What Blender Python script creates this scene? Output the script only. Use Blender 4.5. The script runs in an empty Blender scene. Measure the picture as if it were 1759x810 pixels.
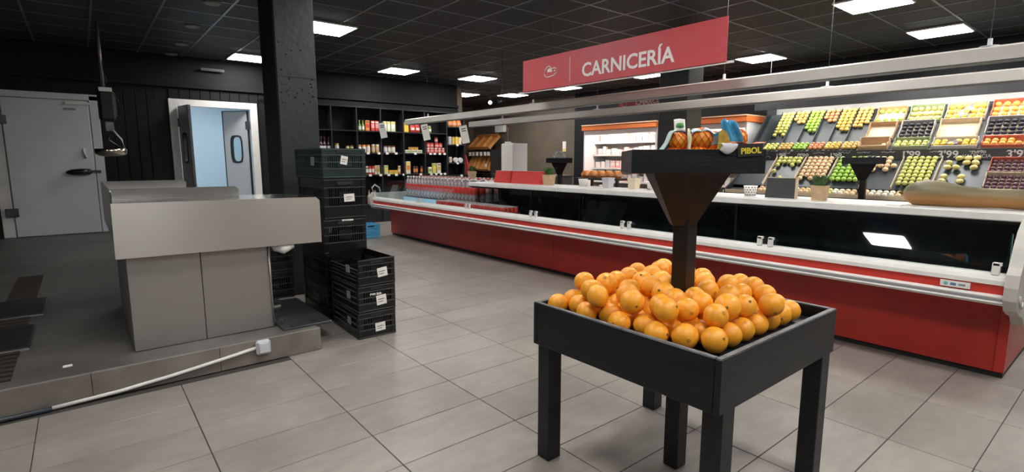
import bpy, bmesh, math, random
from mathutils import Vector, Matrix
random.seed(7)
scn = bpy.context.scene
COL = scn.collection
PI = math.pi

# ------------------------------------------------------------------ camera
YAW, PITCH, CAMH = math.radians(39.08), math.radians(8.174), 1.25
cam_d = bpy.data.cameras.new('camera'); cam = bpy.data.objects.new('camera', cam_d); COL.objects.link(cam)
cam_d.sensor_width = 36.0; cam_d.lens = 905.0 / 1759.0 * 36.0; cam_d.clip_start = 0.05; cam_d.clip_end = 60
_F = Vector((math.sin(YAW) * math.cos(PITCH), math.cos(YAW) * math.cos(PITCH), -math.sin(PITCH)))
_R = Vector((math.cos(YAW), -math.sin(YAW), 0)); _U = _R.cross(_F)
cam.matrix_world = Matrix(((_R.x, _U.x, -_F.x, 0), (_R.y, _U.y, -_F.y, 0), (_R.z, _U.z, -_F.z, CAMH), (0, 0, 0, 1)))
scn.camera = cam
# ------------------------------------------------------------------ world, exposure
w = bpy.data.worlds.new('world'); scn.world = w; w.use_nodes = True
w.node_tree.nodes['Background'].inputs[0].default_value = (0.5, 0.55, 0.6, 1)
w.node_tree.nodes['Background'].inputs[1].default_value = 0.05
scn.view_settings.view_transform = 'Standard'; scn.view_settings.look = 'None'
scn.view_settings.exposure = 0.12; scn.view_settings.gamma = 1.0; scn.view_settings.use_curve_mapping = False
PANEL = 30.0      # emission of the ceiling panels
ZC = 2.92         # ceiling height
LIGHTS = [(2.57, 6.90), (2.31, 9.62), (4.78, 9.25), (6.45, 9.06), (7.73, 11.46), (8.77, 10.77), (8.80, 8.93),
          (8.74, 6.64), (8.81, 4.38), (8.80, 2.04), (6.69, 2.15),
          (2.50, 4.55), (2.50, 2.10), (4.60, 2.10), (4.60, -0.25), (6.70, -0.25), (2.50, -0.25), (8.80, -0.25),
          (0.42, 2.24), (-2.35, 2.75), (0.42, -0.25), (2.50, -2.55), (0.42, -2.55)]  # out-of-view panels; those behind the camera are added to light the oranges

# ------------------------------------------------------------------ materials
MATS = {}
def mat(name, col, rough=0.5, metal=0.0, var=0.0, scale=8.0, bump=0.0, bscale=60.0, emit=None, estr=0.0,
        spec=0.5, trans=0.0, coat=0.0, col2=None, rnd=0.0, stretch=None, world=False, stain=0.0):
    if name in MATS: return MATS[name]
    m = bpy.data.materials.new(name); m.use_nodes = True
    nt = m.node_tree; b = nt.nodes['Principled BSDF']; L = nt.links
    c4 = (*col, 1.0)
    b.inputs['Base Color'].default_value = c4
    b.inputs['Roughness'].default_value = rough
    b.inputs['Metallic'].default_value = metal
    b.inputs['Specular IOR Level'].default_value = spec
    if trans: b.inputs['Transmission Weight'].default_value = trans
    if coat: b.inputs['Coat Weight'].default_value = coat; b.inputs['Coat Roughness'].default_value = 0.15
    if emit: b.inputs['Emission Color'].default_value = (*emit, 1); b.inputs['Emission Strength'].default_value = estr
    tc = nt.nodes.new('ShaderNodeTexCoord')
    src = tc.outputs['Object']
    if world: src = nt.nodes.new('ShaderNodeNewGeometry').outputs['Position']
    wsrc = src
    if stretch:
        mp = nt.nodes.new('ShaderNodeMapping'); mp.inputs['Scale'].default_value = stretch
        L.new(src, mp.inputs[0]); src = mp.outputs[0]
    last = None
    if var > 0 or col2:
        n = nt.nodes.new('ShaderNodeTexNoise'); n.inputs['Scale'].default_value = scale; n.inputs['Detail'].default_value = 6
        L.new(src, n.inputs['Vector'])
        r = nt.nodes.new('ShaderNodeValToRGB')
        a = tuple(max(0, c * (1 - var)) for c in col); z = col2 if col2 else tuple(min(1, c * (1 + var)) for c in col)
        r.color_ramp.elements[0].position = 0.3; r.color_ramp.elements[1].position = 0.7
        r.color_ramp.elements[0].color = (*a, 1); r.color_ramp.elements[1].color = (*z, 1)
        L.new(n.outputs['Fac'], r.inputs[0]); last = r.outputs[0]
        mr = nt.nodes.new('ShaderNodeMapRange'); mr.inputs[3].default_value = max(0.02, rough - 0.1); mr.inputs[4].default_value = min(1, rough + 0.1)
        L.new(n.outputs['Fac'], mr.inputs[0]); L.new(mr.outputs[0], b.inputs['Roughness'])
    if rnd > 0:
        oi = nt.nodes.new('ShaderNodeObjectInfo')
        mr2 = nt.nodes.new('ShaderNodeMapRange'); mr2.inputs[3].default_value = 1 - rnd; mr2.inputs[4].default_value = 1 + rnd
        L.new(oi.outputs['Random'], mr2.inputs[0])
        hs = nt.nodes.new('ShaderNodeHueSaturation')
        if last: L.new(last, hs.inputs['Color'])
        else: hs.inputs['Color'].default_value = c4
        L.new(mr2.outputs[0], hs.inputs['Value']); last = hs.outputs[0]
    if stain > 0:
        n3 = nt.nodes.new('ShaderNodeTexNoise'); n3.inputs['Scale'].default_value = 1.6; n3.inputs['Detail'].default_value = 8; n3.inputs['Roughness'].default_value = 0.65
        L.new(wsrc, n3.inputs['Vector'])
        m3 = nt.nodes.new('ShaderNodeMapRange'); m3.inputs[1].default_value = 0.35; m3.inputs[2].default_value = 0.6; m3.inputs[3].default_value = 1 - stain; m3.inputs[4].default_value = 1.0
        L.new(n3.outputs['Fac'], m3.inputs[0])
        h3 = nt.nodes.new('ShaderNodeHueSaturation')
        if last: L.new(last, h3.inputs['Color'])
        else: h3.inputs['Color'].default_value = c4
        L.new(m3.outputs[0], h3.inputs['Value']); last = h3.outputs[0]
    if last: L.new(last, b.inputs['Base Color'])
    if bump > 0:
        n2 = nt.nodes.new('ShaderNodeTexNoise'); n2.inputs['Scale'].default_value = bscale; n2.inputs['Detail'].default_value = 4
        L.new(src, n2.inputs['Vector'])
        bp = nt.nodes.new('ShaderNodeBump'); bp.inputs['Strength'].default_value = bump; bp.inputs['Distance'].default_value = 0.01
        L.new(n2.outputs['Fac'], bp.inputs['Height']); L.new(bp.outputs[0], b.inputs['Normal'])
    MATS[name] = m
    return m

def glass_mat(name, tint=(0.93, 0.98, 0.97), fac=0.045):
    m = bpy.data.materials.new(name); m.use_nodes = True; nt = m.node_tree
    for n in list(nt.nodes): nt.nodes.remove(n)
    o = nt.nodes.new('ShaderNodeOutputMaterial'); t = nt.nodes.new('ShaderNodeBsdfTransparent'); g = nt.nodes.new('ShaderNodeBsdfGlossy')
    t.inputs[0].default_value = (*tint, 1); g.inputs['Roughness'].default_value = 0.02
    lw_ = nt.nodes.new('ShaderNodeLayerWeight'); lw_.inputs[0].default_value = 0.5       # facing = 1 - cos, same from both sides of the thin sheet
    pw = nt.nodes.new('ShaderNodeMath'); pw.operation = 'POWER'; pw.inputs[1].default_value = 5.0
    fr = nt.nodes.new('ShaderNodeMath'); fr.operation = 'MULTIPLY_ADD'; fr.inputs[1].default_value = 0.94; fr.inputs[2].default_value = fac
    nt.links.new(lw_.outputs['Facing'], pw.inputs[0]); nt.links.new(pw.outputs[0], fr.inputs[0])
    mx = nt.nodes.new('ShaderNodeMixShader')
    nt.links.new(fr.outputs[0], mx.inputs[0]); nt.links.new(t.outputs[0], mx.inputs[1]); nt.links.new(g.outputs[0], mx.inputs[2])
    nt.links.new(mx.outputs[0], o.inputs[0]); MATS[name] = m
    return m

tile_m = mat('floor_tile', (0.295, 0.266, 0.232), 0.38, var=0.10, scale=7, bump=0.05, bscale=90, rnd=0.06, stretch=(1, 3, 1), world=True, stain=0.25)
grout_m = mat('grout', (0.05, 0.045, 0.04), 0.9)
plat_m = mat('platform_concrete', (0.125, 0.116, 0.106), 0.5, var=0.2, scale=4, bump=0.08, world=True, stain=0.4)
blackwall = mat('black_paint', (0.008, 0.0085, 0.010), 0.6, spec=0.25, var=0.25, scale=3, bump=0.08)
blackcol = mat('black_column_paint', (0.015, 0.018, 0.021), 0.5, var=0.2, scale=6, bump=0.5, bscale=14)
brownwall = mat('brown_wall', (0.12, 0.092, 0.068), 0.6, var=0.15, scale=2)
ceil_m = mat('ceiling_panel', (0.015, 0.017, 0.021), 0.6, var=0.15, scale=20, bump=0.1, bscale=200)
tbar_m = mat('ceiling_bar', (0.17, 0.18, 0.22), 0.3, metal=0.3)
blackwood = mat('black_wood', (0.0075, 0.009, 0.0115), 0.42, spec=0.4, var=0.35, scale=5, bump=0.12, bscale=30, stretch=(1, 1, 6))
rawedge = mat('worn_edge', (0.15, 0.15, 0.15), 0.6, var=0.4, scale=30)
postwood = mat('dark_post_wood', (0.012, 0.0105, 0.0095), 0.42, spec=0.4, var=0.45, scale=10, bump=0.15, stretch=(4, 4, 0.6))
steel = mat('brushed_steel', (0.52, 0.50, 0.465), 0.33, metal=1.0)
for m_ in (steel,):                     # brushed sideways: highlights stretch up and down
    b_ = m_.node_tree.nodes['Principled BSDF']; tn = m_.node_tree.nodes.new('ShaderNodeTangent'); tn.direction_type = 'RADIAL'; tn.axis = 'Z'
    m_.node_tree.links.new(tn.outputs[0], b_.inputs['Tangent']); b_.inputs['Anisotropic'].default_value = 0.75; b_.inputs['Anisotropic Rotation'].default_value = 0.25
polished = mat('polished_steel', (0.58, 0.565, 0.54), 0.17, metal=1.0)
steel_body = mat('satin_steel', (0.40, 0.38, 0.355), 0.45, metal=0.9)
steel_dark = mat('dark_steel', (0.10, 0.11, 0.12), 0.3, metal=0.7, var=0.2)
plastic_blk = mat('black_plastic', (0.007, 0.007, 0.008), 0.28, rnd=0.2)
worn_lit_blk = mat('worn_lit_black_plastic', (0.055, 0.055, 0.056), 0.4, rnd=0.2)  # rib colours, paled for wear and with caught light painted in
worn_lit_grn = mat('worn_lit_green_plastic', (0.05, 0.085, 0.078), 0.4)
plastic_grn = mat('dark_green_plastic', (0.012, 0.026, 0.024), 0.35)
white = mat('white_plastic', (0.75, 0.74, 0.70), 0.4, var=0.06)
paper = mat('paper', (0.82, 0.80, 0.74), 0.8)
ink = mat('ink', (0.05, 0.05, 0.06), 0.8)
doorwhite = mat('door_white', (0.62, 0.65, 0.68), 0.4, var=0.05, scale=3)
coldwhite = mat('cold_room_panel', (0.70, 0.80, 0.86), 0.35)
rubber = mat('black_rubber', (0.015, 0.015, 0.016), 0.6)
red_base = mat('red_panel', (0.46, 0.026, 0.018), 0.35, var=0.12, scale=4, bump=0.03)
red_strip = mat('red_strip', (0.62, 0.045, 0.03), 0.35)
red_sign = mat('red_sign', (0.47, 0.055, 0.065), 0.5, var=0.05)
sign_white = mat('sign_letters', (0.72, 0.68, 0.65), 0.5)
well = mat('black_well', (0.022, 0.030, 0.032), 0.3, var=0.5, scale=5)
greyband = mat('grey_groove', (0.25, 0.26, 0.26), 0.5)
beam_m = mat('cream_rail', (0.60, 0.57, 0.52), 0.4, var=0.08, scale=2)
endcap_m = mat('counter_end_plastic', (0.52, 0.50, 0.45), 0.4, var=0.08)
glass = glass_mat('display_glass')
clearp = glass_mat('clear_bottle', (0.80, 0.86, 0.86))
lamp_m = mat('light_panel', (1, 1, 1), 0.5, emit=(1.0, 0.982, 0.962), estr=PANEL)
tube_m = mat('lamp_tube', (1, 1, 1), 0.5, emit=(1.0, 0.97, 0.92), estr=42)
frtube = mat('fridge_tube', (1, 1, 1), 0.5, emit=(0.97, 0.98, 1.0), estr=60)
coldlamp = mat('cold_room_lamp', (1, 1, 1), 0.5, emit=(0.86, 0.95, 1.0), estr=60)
dimspot = mat('spot_trim', (0.22, 0.22, 0.21), 0.5)
orange_m = mat('orange_peel', (0.95, 0.37, 0.020), 0.36, var=0.06, scale=3, bump=0.10, bscale=45, rnd=0.08, col2=(0.97, 0.43, 0.035))
stem_m = mat('fruit_stem', (0.16, 0.12, 0.03), 0.8)
kraft = mat('kraft_card', (0.46, 0.30, 0.17), 0.75, var=0.12)
tan = mat('tan_card', (0.62, 0.50, 0.34), 0.75, var=0.1)
wood_o = mat('basket_wood', (0.50, 0.22, 0.06), 0.55, var=0.25, scale=12, stretch=(1, 6, 1))
slate = mat('chalkboard', (0.035, 0.037, 0.038), 0.6, var=0.2)
grass = mat('plant_leaf', (0.075, 0.17, 0.04), 0.5, rnd=0.2)
pot_m = mat('paper_pot', (0.52, 0.36, 0.21), 0.7, var=0.15, scale=20)
red_box = mat('red_box', (0.60, 0.05, 0.045), 0.4, var=0.1)
blue_cr = mat('blue_plastic', (0.10, 0.42, 0.68), 0.45)
fr_white = mat('fridge_white', (0.80, 0.80, 0.78), 0.35)
fr_orange = mat('fridge_orange', (0.80, 0.20, 0.05), 0.4)
wallwhite = mat('display_back_white', (0.30, 0.296, 0.285), 0.5, var=0.04)
grey_awn = mat('awning_grey', (0.10, 0.105, 0.11), 0.5, var=0.1)
binboard = mat('bin_board', (0.026, 0.034, 0.038), 0.45)
squash_m = mat('squash_skin', (0.17, 0.15, 0.075), 0.45, var=0.35, scale=9, bump=0.2, bscale=20, col2=(0.25, 0.21, 0.12), stretch=(1, 0.4, 2))
def two_tone(m, col, z0, z1):            # second skin colour on the underside, by height in the object
    nt = m.node_tree; b = nt.nodes['Principled BSDF']; L = nt.links
    src = b.inputs['Base Color'].links[0].from_socket
    tc = nt.nodes.new('ShaderNodeTexCoord'); sx = nt.nodes.new('ShaderNodeSeparateXYZ'); L.new(tc.outputs['Object'], sx.inputs[0])
    mr = nt.nodes.new('ShaderNodeMapRange'); mr.inputs[1].default_value = z0; mr.inputs[2].default_value = z1
    L.new(sx.outputs[2], mr.inputs[0]); mx = nt.nodes.new('ShaderNodeMix'); mx.data_type = 'RGBA'
    L.new(mr.outputs[0], mx.inputs[0]); mx.inputs[6].default_value = (*col, 1); L.new(src, mx.inputs[7]); L.new(mx.outputs[2], b.inputs['Base Color'])
two_tone(squash_m, (0.36, 0.17, 0.045), 0.045, 0.10)
def cm(name, c, **k): return mat('c_' + name, c, k.pop('rough', 0.45), **k)
C_red = cm('red', (0.62, 0.05, 0.04)); C_yel = cm('yellow', (0.80, 0.55, 0.06)); C_wht = cm('white', (0.78, 0.76, 0.70))
C_grn = cm('green', (0.22, 0.38, 0.07)); C_org = cm('orange', (0.75, 0.27, 0.05)); C_brn = cm('brown', (0.16, 0.06, 0.03))
C_wine = cm('wine', (0.05, 0.008, 0.012), rough=0.15); C_cream = cm('cream', (0.78, 0.68, 0.50)); C_pale = cm('palegreen', (0.62, 0.70, 0.45))
C_blk = cm('black', (0.02, 0.02, 0.02)); C_gold = cm('gold', (0.55, 0.38, 0.10)); C_teal = cm('teal', (0.35, 0.62, 0.55)); C_sil = cm('silver', (0.55, 0.55, 0.57), rough=0.3)
C_pnk = cm('pink', (0.75, 0.35, 0.32)); C_cola = cm('cola', (0.035, 0.010, 0.006), rough=0.12); C_tea = cm('tea', (0.65, 0.60, 0.16)); C_choc = cm('choc', (0.62, 0.46, 0.36))

# ------------------------------------------------------------------ mesh helper
class MB:
    def __init__(s): s.v = []; s.f = []; s.m = []; s.mats = []; s.sm = []
    def _mi(s, m):
        if m not in s.mats: s.mats.append(m)
        return s.mats.index(m)
    def add(s, vs, fs, m, smooth=False, M=None):
        o = len(s.v)
        s.v += [tuple(M @ Vector(p)) if M else tuple(p) for p in vs]
        k = s._mi(m)
        for f in fs: s.f.append(tuple(o + i for i in f)); s.m.append(k); s.sm.append(smooth)
        return s
    def box(s, a, b, m, M=None):
        x0, y0, z0 = a; x1, y1, z1 = b
        vs = [(x0, y0, z0), (x1, y0, z0), (x1, y1, z0), (x0, y1, z0), (x0, y0, z1), (x1, y0, z1), (x1, y1, z1), (x0, y1, z1)]
        return s.add(vs, [(0, 3, 2, 1), (4, 5, 6, 7), (0, 1, 5, 4), (1, 2, 6, 5), (2, 3, 7, 6), (3, 0, 4, 7)], m, M=M)
    def bbox(s, a, b, m, r=0.004, M=None):          # box with bevelled edges
        bm = bmesh.new(); bmesh.ops.create_cube(bm, size=1)
        for v in bm.verts: v.co = Vector([a[i] + (v.co[i] + 0.5) * (b[i] - a[i]) for i in range(3)])
        bmesh.ops.bevel(bm, geom=bm.edges[:], offset=r, segments=1, affect='EDGES', profile=0.5)
        bm.verts.index_update()
        s.add([v.co.copy() for v in bm.verts], [[v.index for v in f.verts] for f in bm.faces], m, M=M); bm.free(); return s
    def lathe(s, prof, m, n=12, c=(0, 0, 0), M=None, smooth=True, mats=None):
        vs = []; fs = []
        for r, z in prof:
            for i in range(n):
                a = 2 * PI * i / n; vs.append((c[0] + r * math.cos(a), c[1] + r * math.sin(a), c[2] + z))
        for j in range(len(prof) - 1):
            ring = [(j * n + i, j * n + (i + 1) % n, (j + 1) * n + (i + 1) % n, (j + 1) * n + i) for i in range(n)]
            if mats: s.add([vs[k] for k in range(j * n, (j + 2) * n)], [tuple(q - j * n for q in f) for f in ring], mats[j], smooth, M)
            else: fs += ring
        if not mats:
            if prof[0][0] > 1e-5: fs.append(tuple(reversed(range(n))))
            if prof[-1][0] > 1e-5: fs.append(tuple(range((len(prof) - 1) * n, len(prof) * n)))
            s.add(vs, fs, m, smooth, M)
        else:
            s.add(vs[:n], [tuple(reversed(range(n)))], mats[0], False, M); s.add(vs[-n:], [tuple(range(n))], mats[-1], False, M)
        return s
    def prism(s, poly, y0, y1, m, M=None):           # polygon in (x, z) extruded along y
        n = len(poly)
        vs = [(x, y0, z) for x, z in poly] + [(x, y1, z) for x, z in poly]
        fs = [tuple(range(n)), tuple(reversed(range(n, 2 * n)))] + [(i, i + n, (i + 1) % n + n, (i + 1) % n) for i in range(n)]
        return s.add(vs, fs, m, M=M)
    def tube(s, pts, r, m, n=8, smooth=True):
        P = [Vector(p) for p in pts]; vs = []; fs = []
        for k, p in enumerate(P):
            d = (P[min(k + 1, len(P) - 1)] - P[max(k - 1, 0)]).normalized()
            u = d.cross(Vector((0, 0, 1))); u = u.normalized() if u.length > 1e-3 else Vector((1, 0, 0)); v = d.cross(u)
            rr = r[k] if isinstance(r, (list, tuple)) else r
            for i in range(n): a = 2 * PI * i / n; vs.append(p + u * rr * math.cos(a) + v * rr * math.sin(a))
        for k in range(len(P) - 1):
            for i in range(n): fs.append((k * n + i, k * n + (i + 1) % n, (k + 1) * n + (i + 1) % n, (k + 1) * n + i))
        fs.append(tuple(range(n))); fs.append(tuple(reversed(range((len(P) - 1) * n, len(P) * n))))
        return s.add(vs, fs, m, smooth)
    def mesh(s, name):
        me = bpy.data.meshes.new(name); me.from_pydata(s.v, [], s.f)
        for m in s.mats: me.materials.append(m)
        me.polygons.foreach_set('material_index', s.m); me.polygons.foreach_set('use_smooth', s.sm)
        bm = bmesh.new(); bm.from_mesh(me); bmesh.ops.recalc_face_normals(bm, faces=bm.faces[:]); bm.to_mesh(me); bm.free()
        return me
    def build(s, name, parent=None, loc=None, rot=None, **tags):
        return put(name, s.mesh(name), parent, loc, rot, **tags)

def put(name, me, parent=None, loc=None, rot=None, label=None, cat=None, group=None, kind=None):
    o = bpy.data.objects.new(name, me); COL.objects.link(o)
    if parent: o.parent = parent
    if loc is not None: o.location = loc
    if rot is not None: o.rotation_euler = rot
    if label: o['label'] = label
    if cat: o['category'] = cat
    if group: o['group'] = group
    if kind: o['kind'] = kind
    return o
def thing(name, label, cat, loc=(0, 0, 0), rot=(0, 0, 0), group=None, kind=None):
    return put(name, None, None, loc, rot, label, cat, group, kind)
def copy_tree(o, loc, rz=None, label=None, parent=None):
    c = o.copy(); COL.objects.link(c)
    if parent: c.parent = parent
    if loc is not None: c.location = loc
    if rz is not None: c.rotation_euler[2] = rz
    if label: c['label'] = label
    for ch in list(o.children): copy_tree(ch, None, parent=c)
    return c

# lettering meshes, made first while the scene is small
def text_mesh(txt, size, m, ext=0.0015, bold=0.0, align='LEFT', spacing=1.0):
    cu = bpy.data.curves.new('t', 'FONT'); cu.body = txt; cu.size = size; cu.extrude = ext; cu.offset = bold; cu.align_x = align; cu.resolution_u = 3
    cu.space_character = spacing
    ob = bpy.data.objects.new('t', cu); COL.objects.link(ob)
    dg = bpy.context.evaluated_depsgraph_get(); me = bpy.data.meshes.new_from_object(ob.evaluated_get(dg))
    bpy.data.objects.remove(ob); me.materials.clear(); me.materials.append(m); return me
FACE_NX = Matrix(((0, 0, -1), (-1, 0, 0), (0, 1, 0)))     # text that faces -X and reads towards -Y
ROT_NX = FACE_NX.to_euler()
ROT_NY = Matrix(((1, 0, 0), (0, 0, -1), (0, 1, 0))).to_euler()
chalk = mat('chalk', (0.62, 0.62, 0.60), 0.9)
yellow_ink = mat('yellow_ink', (0.80, 0.66, 0.05), 0.5)
T = dict(carn=text_mesh('CARNICERÍA', 0.19, sign_white, bold=0.004), charc=text_mesh('CHARCUTERÍA', 0.13, sign_white, bold=0.003),
         p199=text_mesh("1'99", 0.13, chalk, bold=0.002), p399=text_mesh("3'99", 0.13, chalk, bold=0.002), p049=text_mesh("1'99", 0.10, chalk, bold=0.002),
         p299=text_mesh("0'99", 0.10, chalk, bold=0.002),
         val=text_mesh('VALENCIA', 0.06, chalk), zumo=text_mesh('ZUMO', 0.05, chalk), pib=text_mesh('PIBOL', 0.040, yellow_ink, bold=0.0012),
         card=text_mesh("1,99", 0.075, ink, bold=0.002), pvr=text_mesh('PVM SDR', 0.022, paper, bold=0.0005))

# ================================================================== SETTING
def S(b, name, parent=None, **k):
    return b.build(name, parent, **({} if parent else dict(kind='structure')), **k)
floor = S(MB().box((-4, -4, -0.10), (10.4, 14.4, -0.004), grout_m), 'floor')
tm = MB().bbox((0.0022, 0.0022, -0.012), (0.5978, 0.2978, 0.0), tile_m, 0.0015).mesh('floor_tile')
rest = MB()
for i in range(-7, 17):
    for j in range(-12, 48):
        x, y = 0.33 + 0.6 * i, 0.06 + 0.3 * j
        if x < -3.9 or x > 9.7 or y < -3.9 or y > 14: continue
        if y > 3.2 and x + 0.3 < 1.1: continue                # under the raised platform
        dx, dy = x + 0.3, y + 0.15
        seen = (dx < 4.1 and 0 < dy < 8.6 and dx > -0.4 and dx * 0.78 - dy * 0.63 < 1.05 * (dx * 0.63 + dy * 0.78)) or (4 < dx < 5.3 and 0 < dy < 0.9)
        if seen: put('tile', tm, floor, (x, y, 0))
        else: rest.box((x + 0.0015, y + 0.0015, -0.012), (x + 0.5985, y + 0.2985, 0.0), tile_m)
r_ = rest.build('tile_field', floor); r_['kind'] = 'stuff'

# raised platform behind the steel counter
plat = S(MB().bbox((-4, 3.44, 0.0), (1.143, 10.31, 0.15), plat_m, 0.004), 'trim_1')
rm = mat('riser_tile', (0.21, 0.185, 0.16), 0.5, var=0.2, scale=7, world=True, stain=0.3)
for k in range(9):
    x1 = 1.143 - 0.6 * k
    MB().bbox((x1 - 0.598, 3.428, 0.002), (x1, 3.4398, 0.148), rm, 0.002).build('tile', plat)

wb = S(MB().box((-4, 10.31, 0), (-0.85, 10.45, ZC + .1), blackwall).box((-0.85, 10.31, 2.2), (1.24, 10.45, ZC + .1), blackwall)
       .box((0.30, 10.31, 0), (1.24, 10.45, 2.2), blackwall).box((1.24, 10.31, 2.2), (2.47, 10.45, ZC + .1), blackwall)
       .box((-0.85, 10.31, 0), (0.30, 10.45, 2.2), doorwhite).box((2.47, 10.31, 0), (6.77, 10.45, ZC + .1), blackwall), 'wall_back')
pm = MB().bbox((0.002, 0, 0), (0.148, 0.018, 2.18), blackwall, 0.006).mesh('plank')
pm2 = MB().bbox((0.002, 0, 0), (0.148, 0.018, 0.16), blackwall, 0.006).mesh('plank')
for k in range(-26, 17):
    x = 0.75 + 0.15 * k
    if x + 0.15 <= -0.87 or (x >= 0.30 and x + 0.15 <= 1.18) or x >= 2.53: put('plank', pm, wb, (x, 10.29, 0.15))
    if 1.1 <= x <= 2.6: put('plank', pm2, wb, (x, 10.29, 2.245))
MB().bbox((-4, 10.24, 2.42), (6.77, 10.309, 2.47), blackwall, 0.006).build('cornice_strip', wb)
MB().bbox((3.0, 10.27, 2.30), (6.77, 10.309, 2.40), blackwall, 0.006).build('cornice_strip', wb)
S(MB().box((6.77, 10.31, 0), (6.9, 14.4, ZC + .1), brownwall), 'wall_side')
S(MB().box((6.77, 14.2, 0), (10.4, 14.4, ZC + .1), brownwall), 'wall_far')
wr = S(MB().box((9.95, 9.70, 0), (10.1, 14.4, ZC + .1), brownwall).box((9.95, -4, 0), (10.1, 9.70, ZC + .1), blackwall), 'wall_right')
S(MB().box((-4.1, -4, 0), (-4, 14.4, ZC + .1), blackwall), 'wall_left')
S(MB().box((-4.1, -4.1, 0), (10.4, -4, ZC + .1), mat('grey_wall', (.16, .16, .155), .6)), 'wall_front')

ceil = S(MB().box((-4.1, -4.1, ZC + 0.012), (10.4, 14.4, ZC + 0.1), ceil_m), 'ceiling')
cp = MB().bbox((0.012, 0.012, 0), (0.588, 0.588, 0.014), ceil_m, 0.004).mesh('ceiling_panel')
crest = MB(); cells = []
for i in range(-16, 10):
    for j in range(-14, 18):
        x, y = 5.045 + 0.6 * i, 4.14 + 0.6 * j
        if x < -4 or x > 9.6 or y < -3.9 or y > 13.9: continue
        dx, dy = x + .3, y + .3
        dep = dx * .624 + dy * .768; lat = dx * .776 - dy * .63
        seen = dep > 2.8 and abs(lat) < dep * 1.05
        cells.append((dep if seen else 99 + dep, x, y))
cells.sort()
for k, (d, x, y) in enumerate(cells):
    if k < 290 and d < 99: put('ceiling_panel', cp, ceil, (x, y, ZC - 0.002))
    else: crest.box((x + .012, y + .012, ZC - 0.002), (x + .588, y + .588, ZC + 0.0115), ceil_m)
r_ = crest.build('ceiling_panel_field', ceil); r_['kind'] = 'stuff'
for i in range(-15, 9): MB().box((5.045 + .6 * i - .012, -3.9, ZC - .006), (5.045 + .6 * i + .012, 14.2, ZC + .0115), tbar_m).build('grid_bar', ceil)
for j in range(-13, 17): MB().box((-4, 4.14 + .6 * j - .012, ZC - .0055), (9.95, 4.14 + .6 * j + .012, ZC + .011), tbar_m).build('grid_bar', ceil)

# columns
def column(name, x0, y0, x1, y1, m, label):
    t = thing(name, label, 'column', ((x0 + x1) / 2, (y0 + y1) / 2, 0)); hx, hy = (x1 - x0) / 2, (y1 - y0) / 2
    MB().bbox((-hx, -hy, 0), (hx, hy, ZC - .007), m, 0.012).build('shaft', t); return t
cl = column('column', 1.40, 5.0, 1.755, 5.45, blackcol, 'rough black painted square column behind the tall crate stack')
MB().bbox((-.17, -.227, 1.98), (.17, -.2255, 1.985), blackwall, .0005).build('paint_edge', cl)
pit = MB(); rp = random.Random(3)
for k in range(34):
    px, pz = rp.uniform(-.15, .15), rp.choice([rp.uniform(1.65, 2.3), rp.uniform(1.75, 1.95)])
    pit.lathe([(rp.uniform(.004, .011), 0), (.003, .004)], blackwall, 7, M=Matrix.Translation((px, -.2245, pz)) @ Matrix.Rotation(PI / 2, 4, 'X'))
pit.build('paint_blisters', cl, kind='stuff')
greycol = mat('grey_green_paint', (0.035, 0.037, 0.033), 0.45, var=0.15, scale=3)
column('column', 7.0, 4.53, 7.39, 5.04, greycol, 'dark grey green square column behind the meat counter under the red sign')

# ------------------------------------------------------------------ ceiling fittings
lm = MB().bbox((-.30, -.30, 0), (.30, .30, .022), white, .004).mesh('frame')
ld = MB().box((-.28, -.28, -.004), (.28, .28, -.0005), lamp_m).mesh('diffuser')
LL = ['half hidden behind the rough black column', 'close to the wall above the swing doors', 'before the middle of the wall shelving', 'before the end bay of the wall shelving',
      'before the far brown wall beyond the shelving', 'by the bread rack and brown wall', 'before the orange topped fridge by the brown wall', 'beside the grey green column above the fridge',
      'above the sloping apple bins', 'above the cardboard fruit boxes', 'above the service aisle between counter and fruit wall']
for k, (x, y) in enumerate(LIGHTS):
    t = thing('ceiling_light', 'glowing square ceiling panel ' + LL[k] if k < len(LL) else 'unseen glowing square ceiling panel over the open floor around the orange stand', 'ceiling light', (x, y, ZC - .0285), group='ceiling panel lights')
    put('frame', lm, t); put('diffuser', ld, t)
sp = MB().lathe([(.085, .02), (.085, .008), (.07, 0), (.045, .006), (.001, .008)], dimspot, 16).mesh('downlight')
for x, y in [(1.244, 6.604), (1.241, 7.867), (1.285, 9.152), (1.27, 10.10)]:
    put('downlight', sp, None, (x, y, ZC - .027), label='round unlit grey downlight in the black ceiling before the doors', cat='downlight', group='unlit round downlights')
t = thing('air_vent', 'slim grey slot vent high on the black wall above the swing doors', 'vent', (1.86, 10.22, 2.72))
MB().bbox((-.17, 0, 0), (.17, .02, .04), dimspot, .004).build('frame', t)
for k in range(3): MB().box((-.16, -.004, .006 + .011 * k), (.16, .001, .011 + .011 * k), blackwall).build('slat', t)
MB().box((-.16, .02, .01), (.16, .0898, .03), dimspot).build('duct', t)

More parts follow.
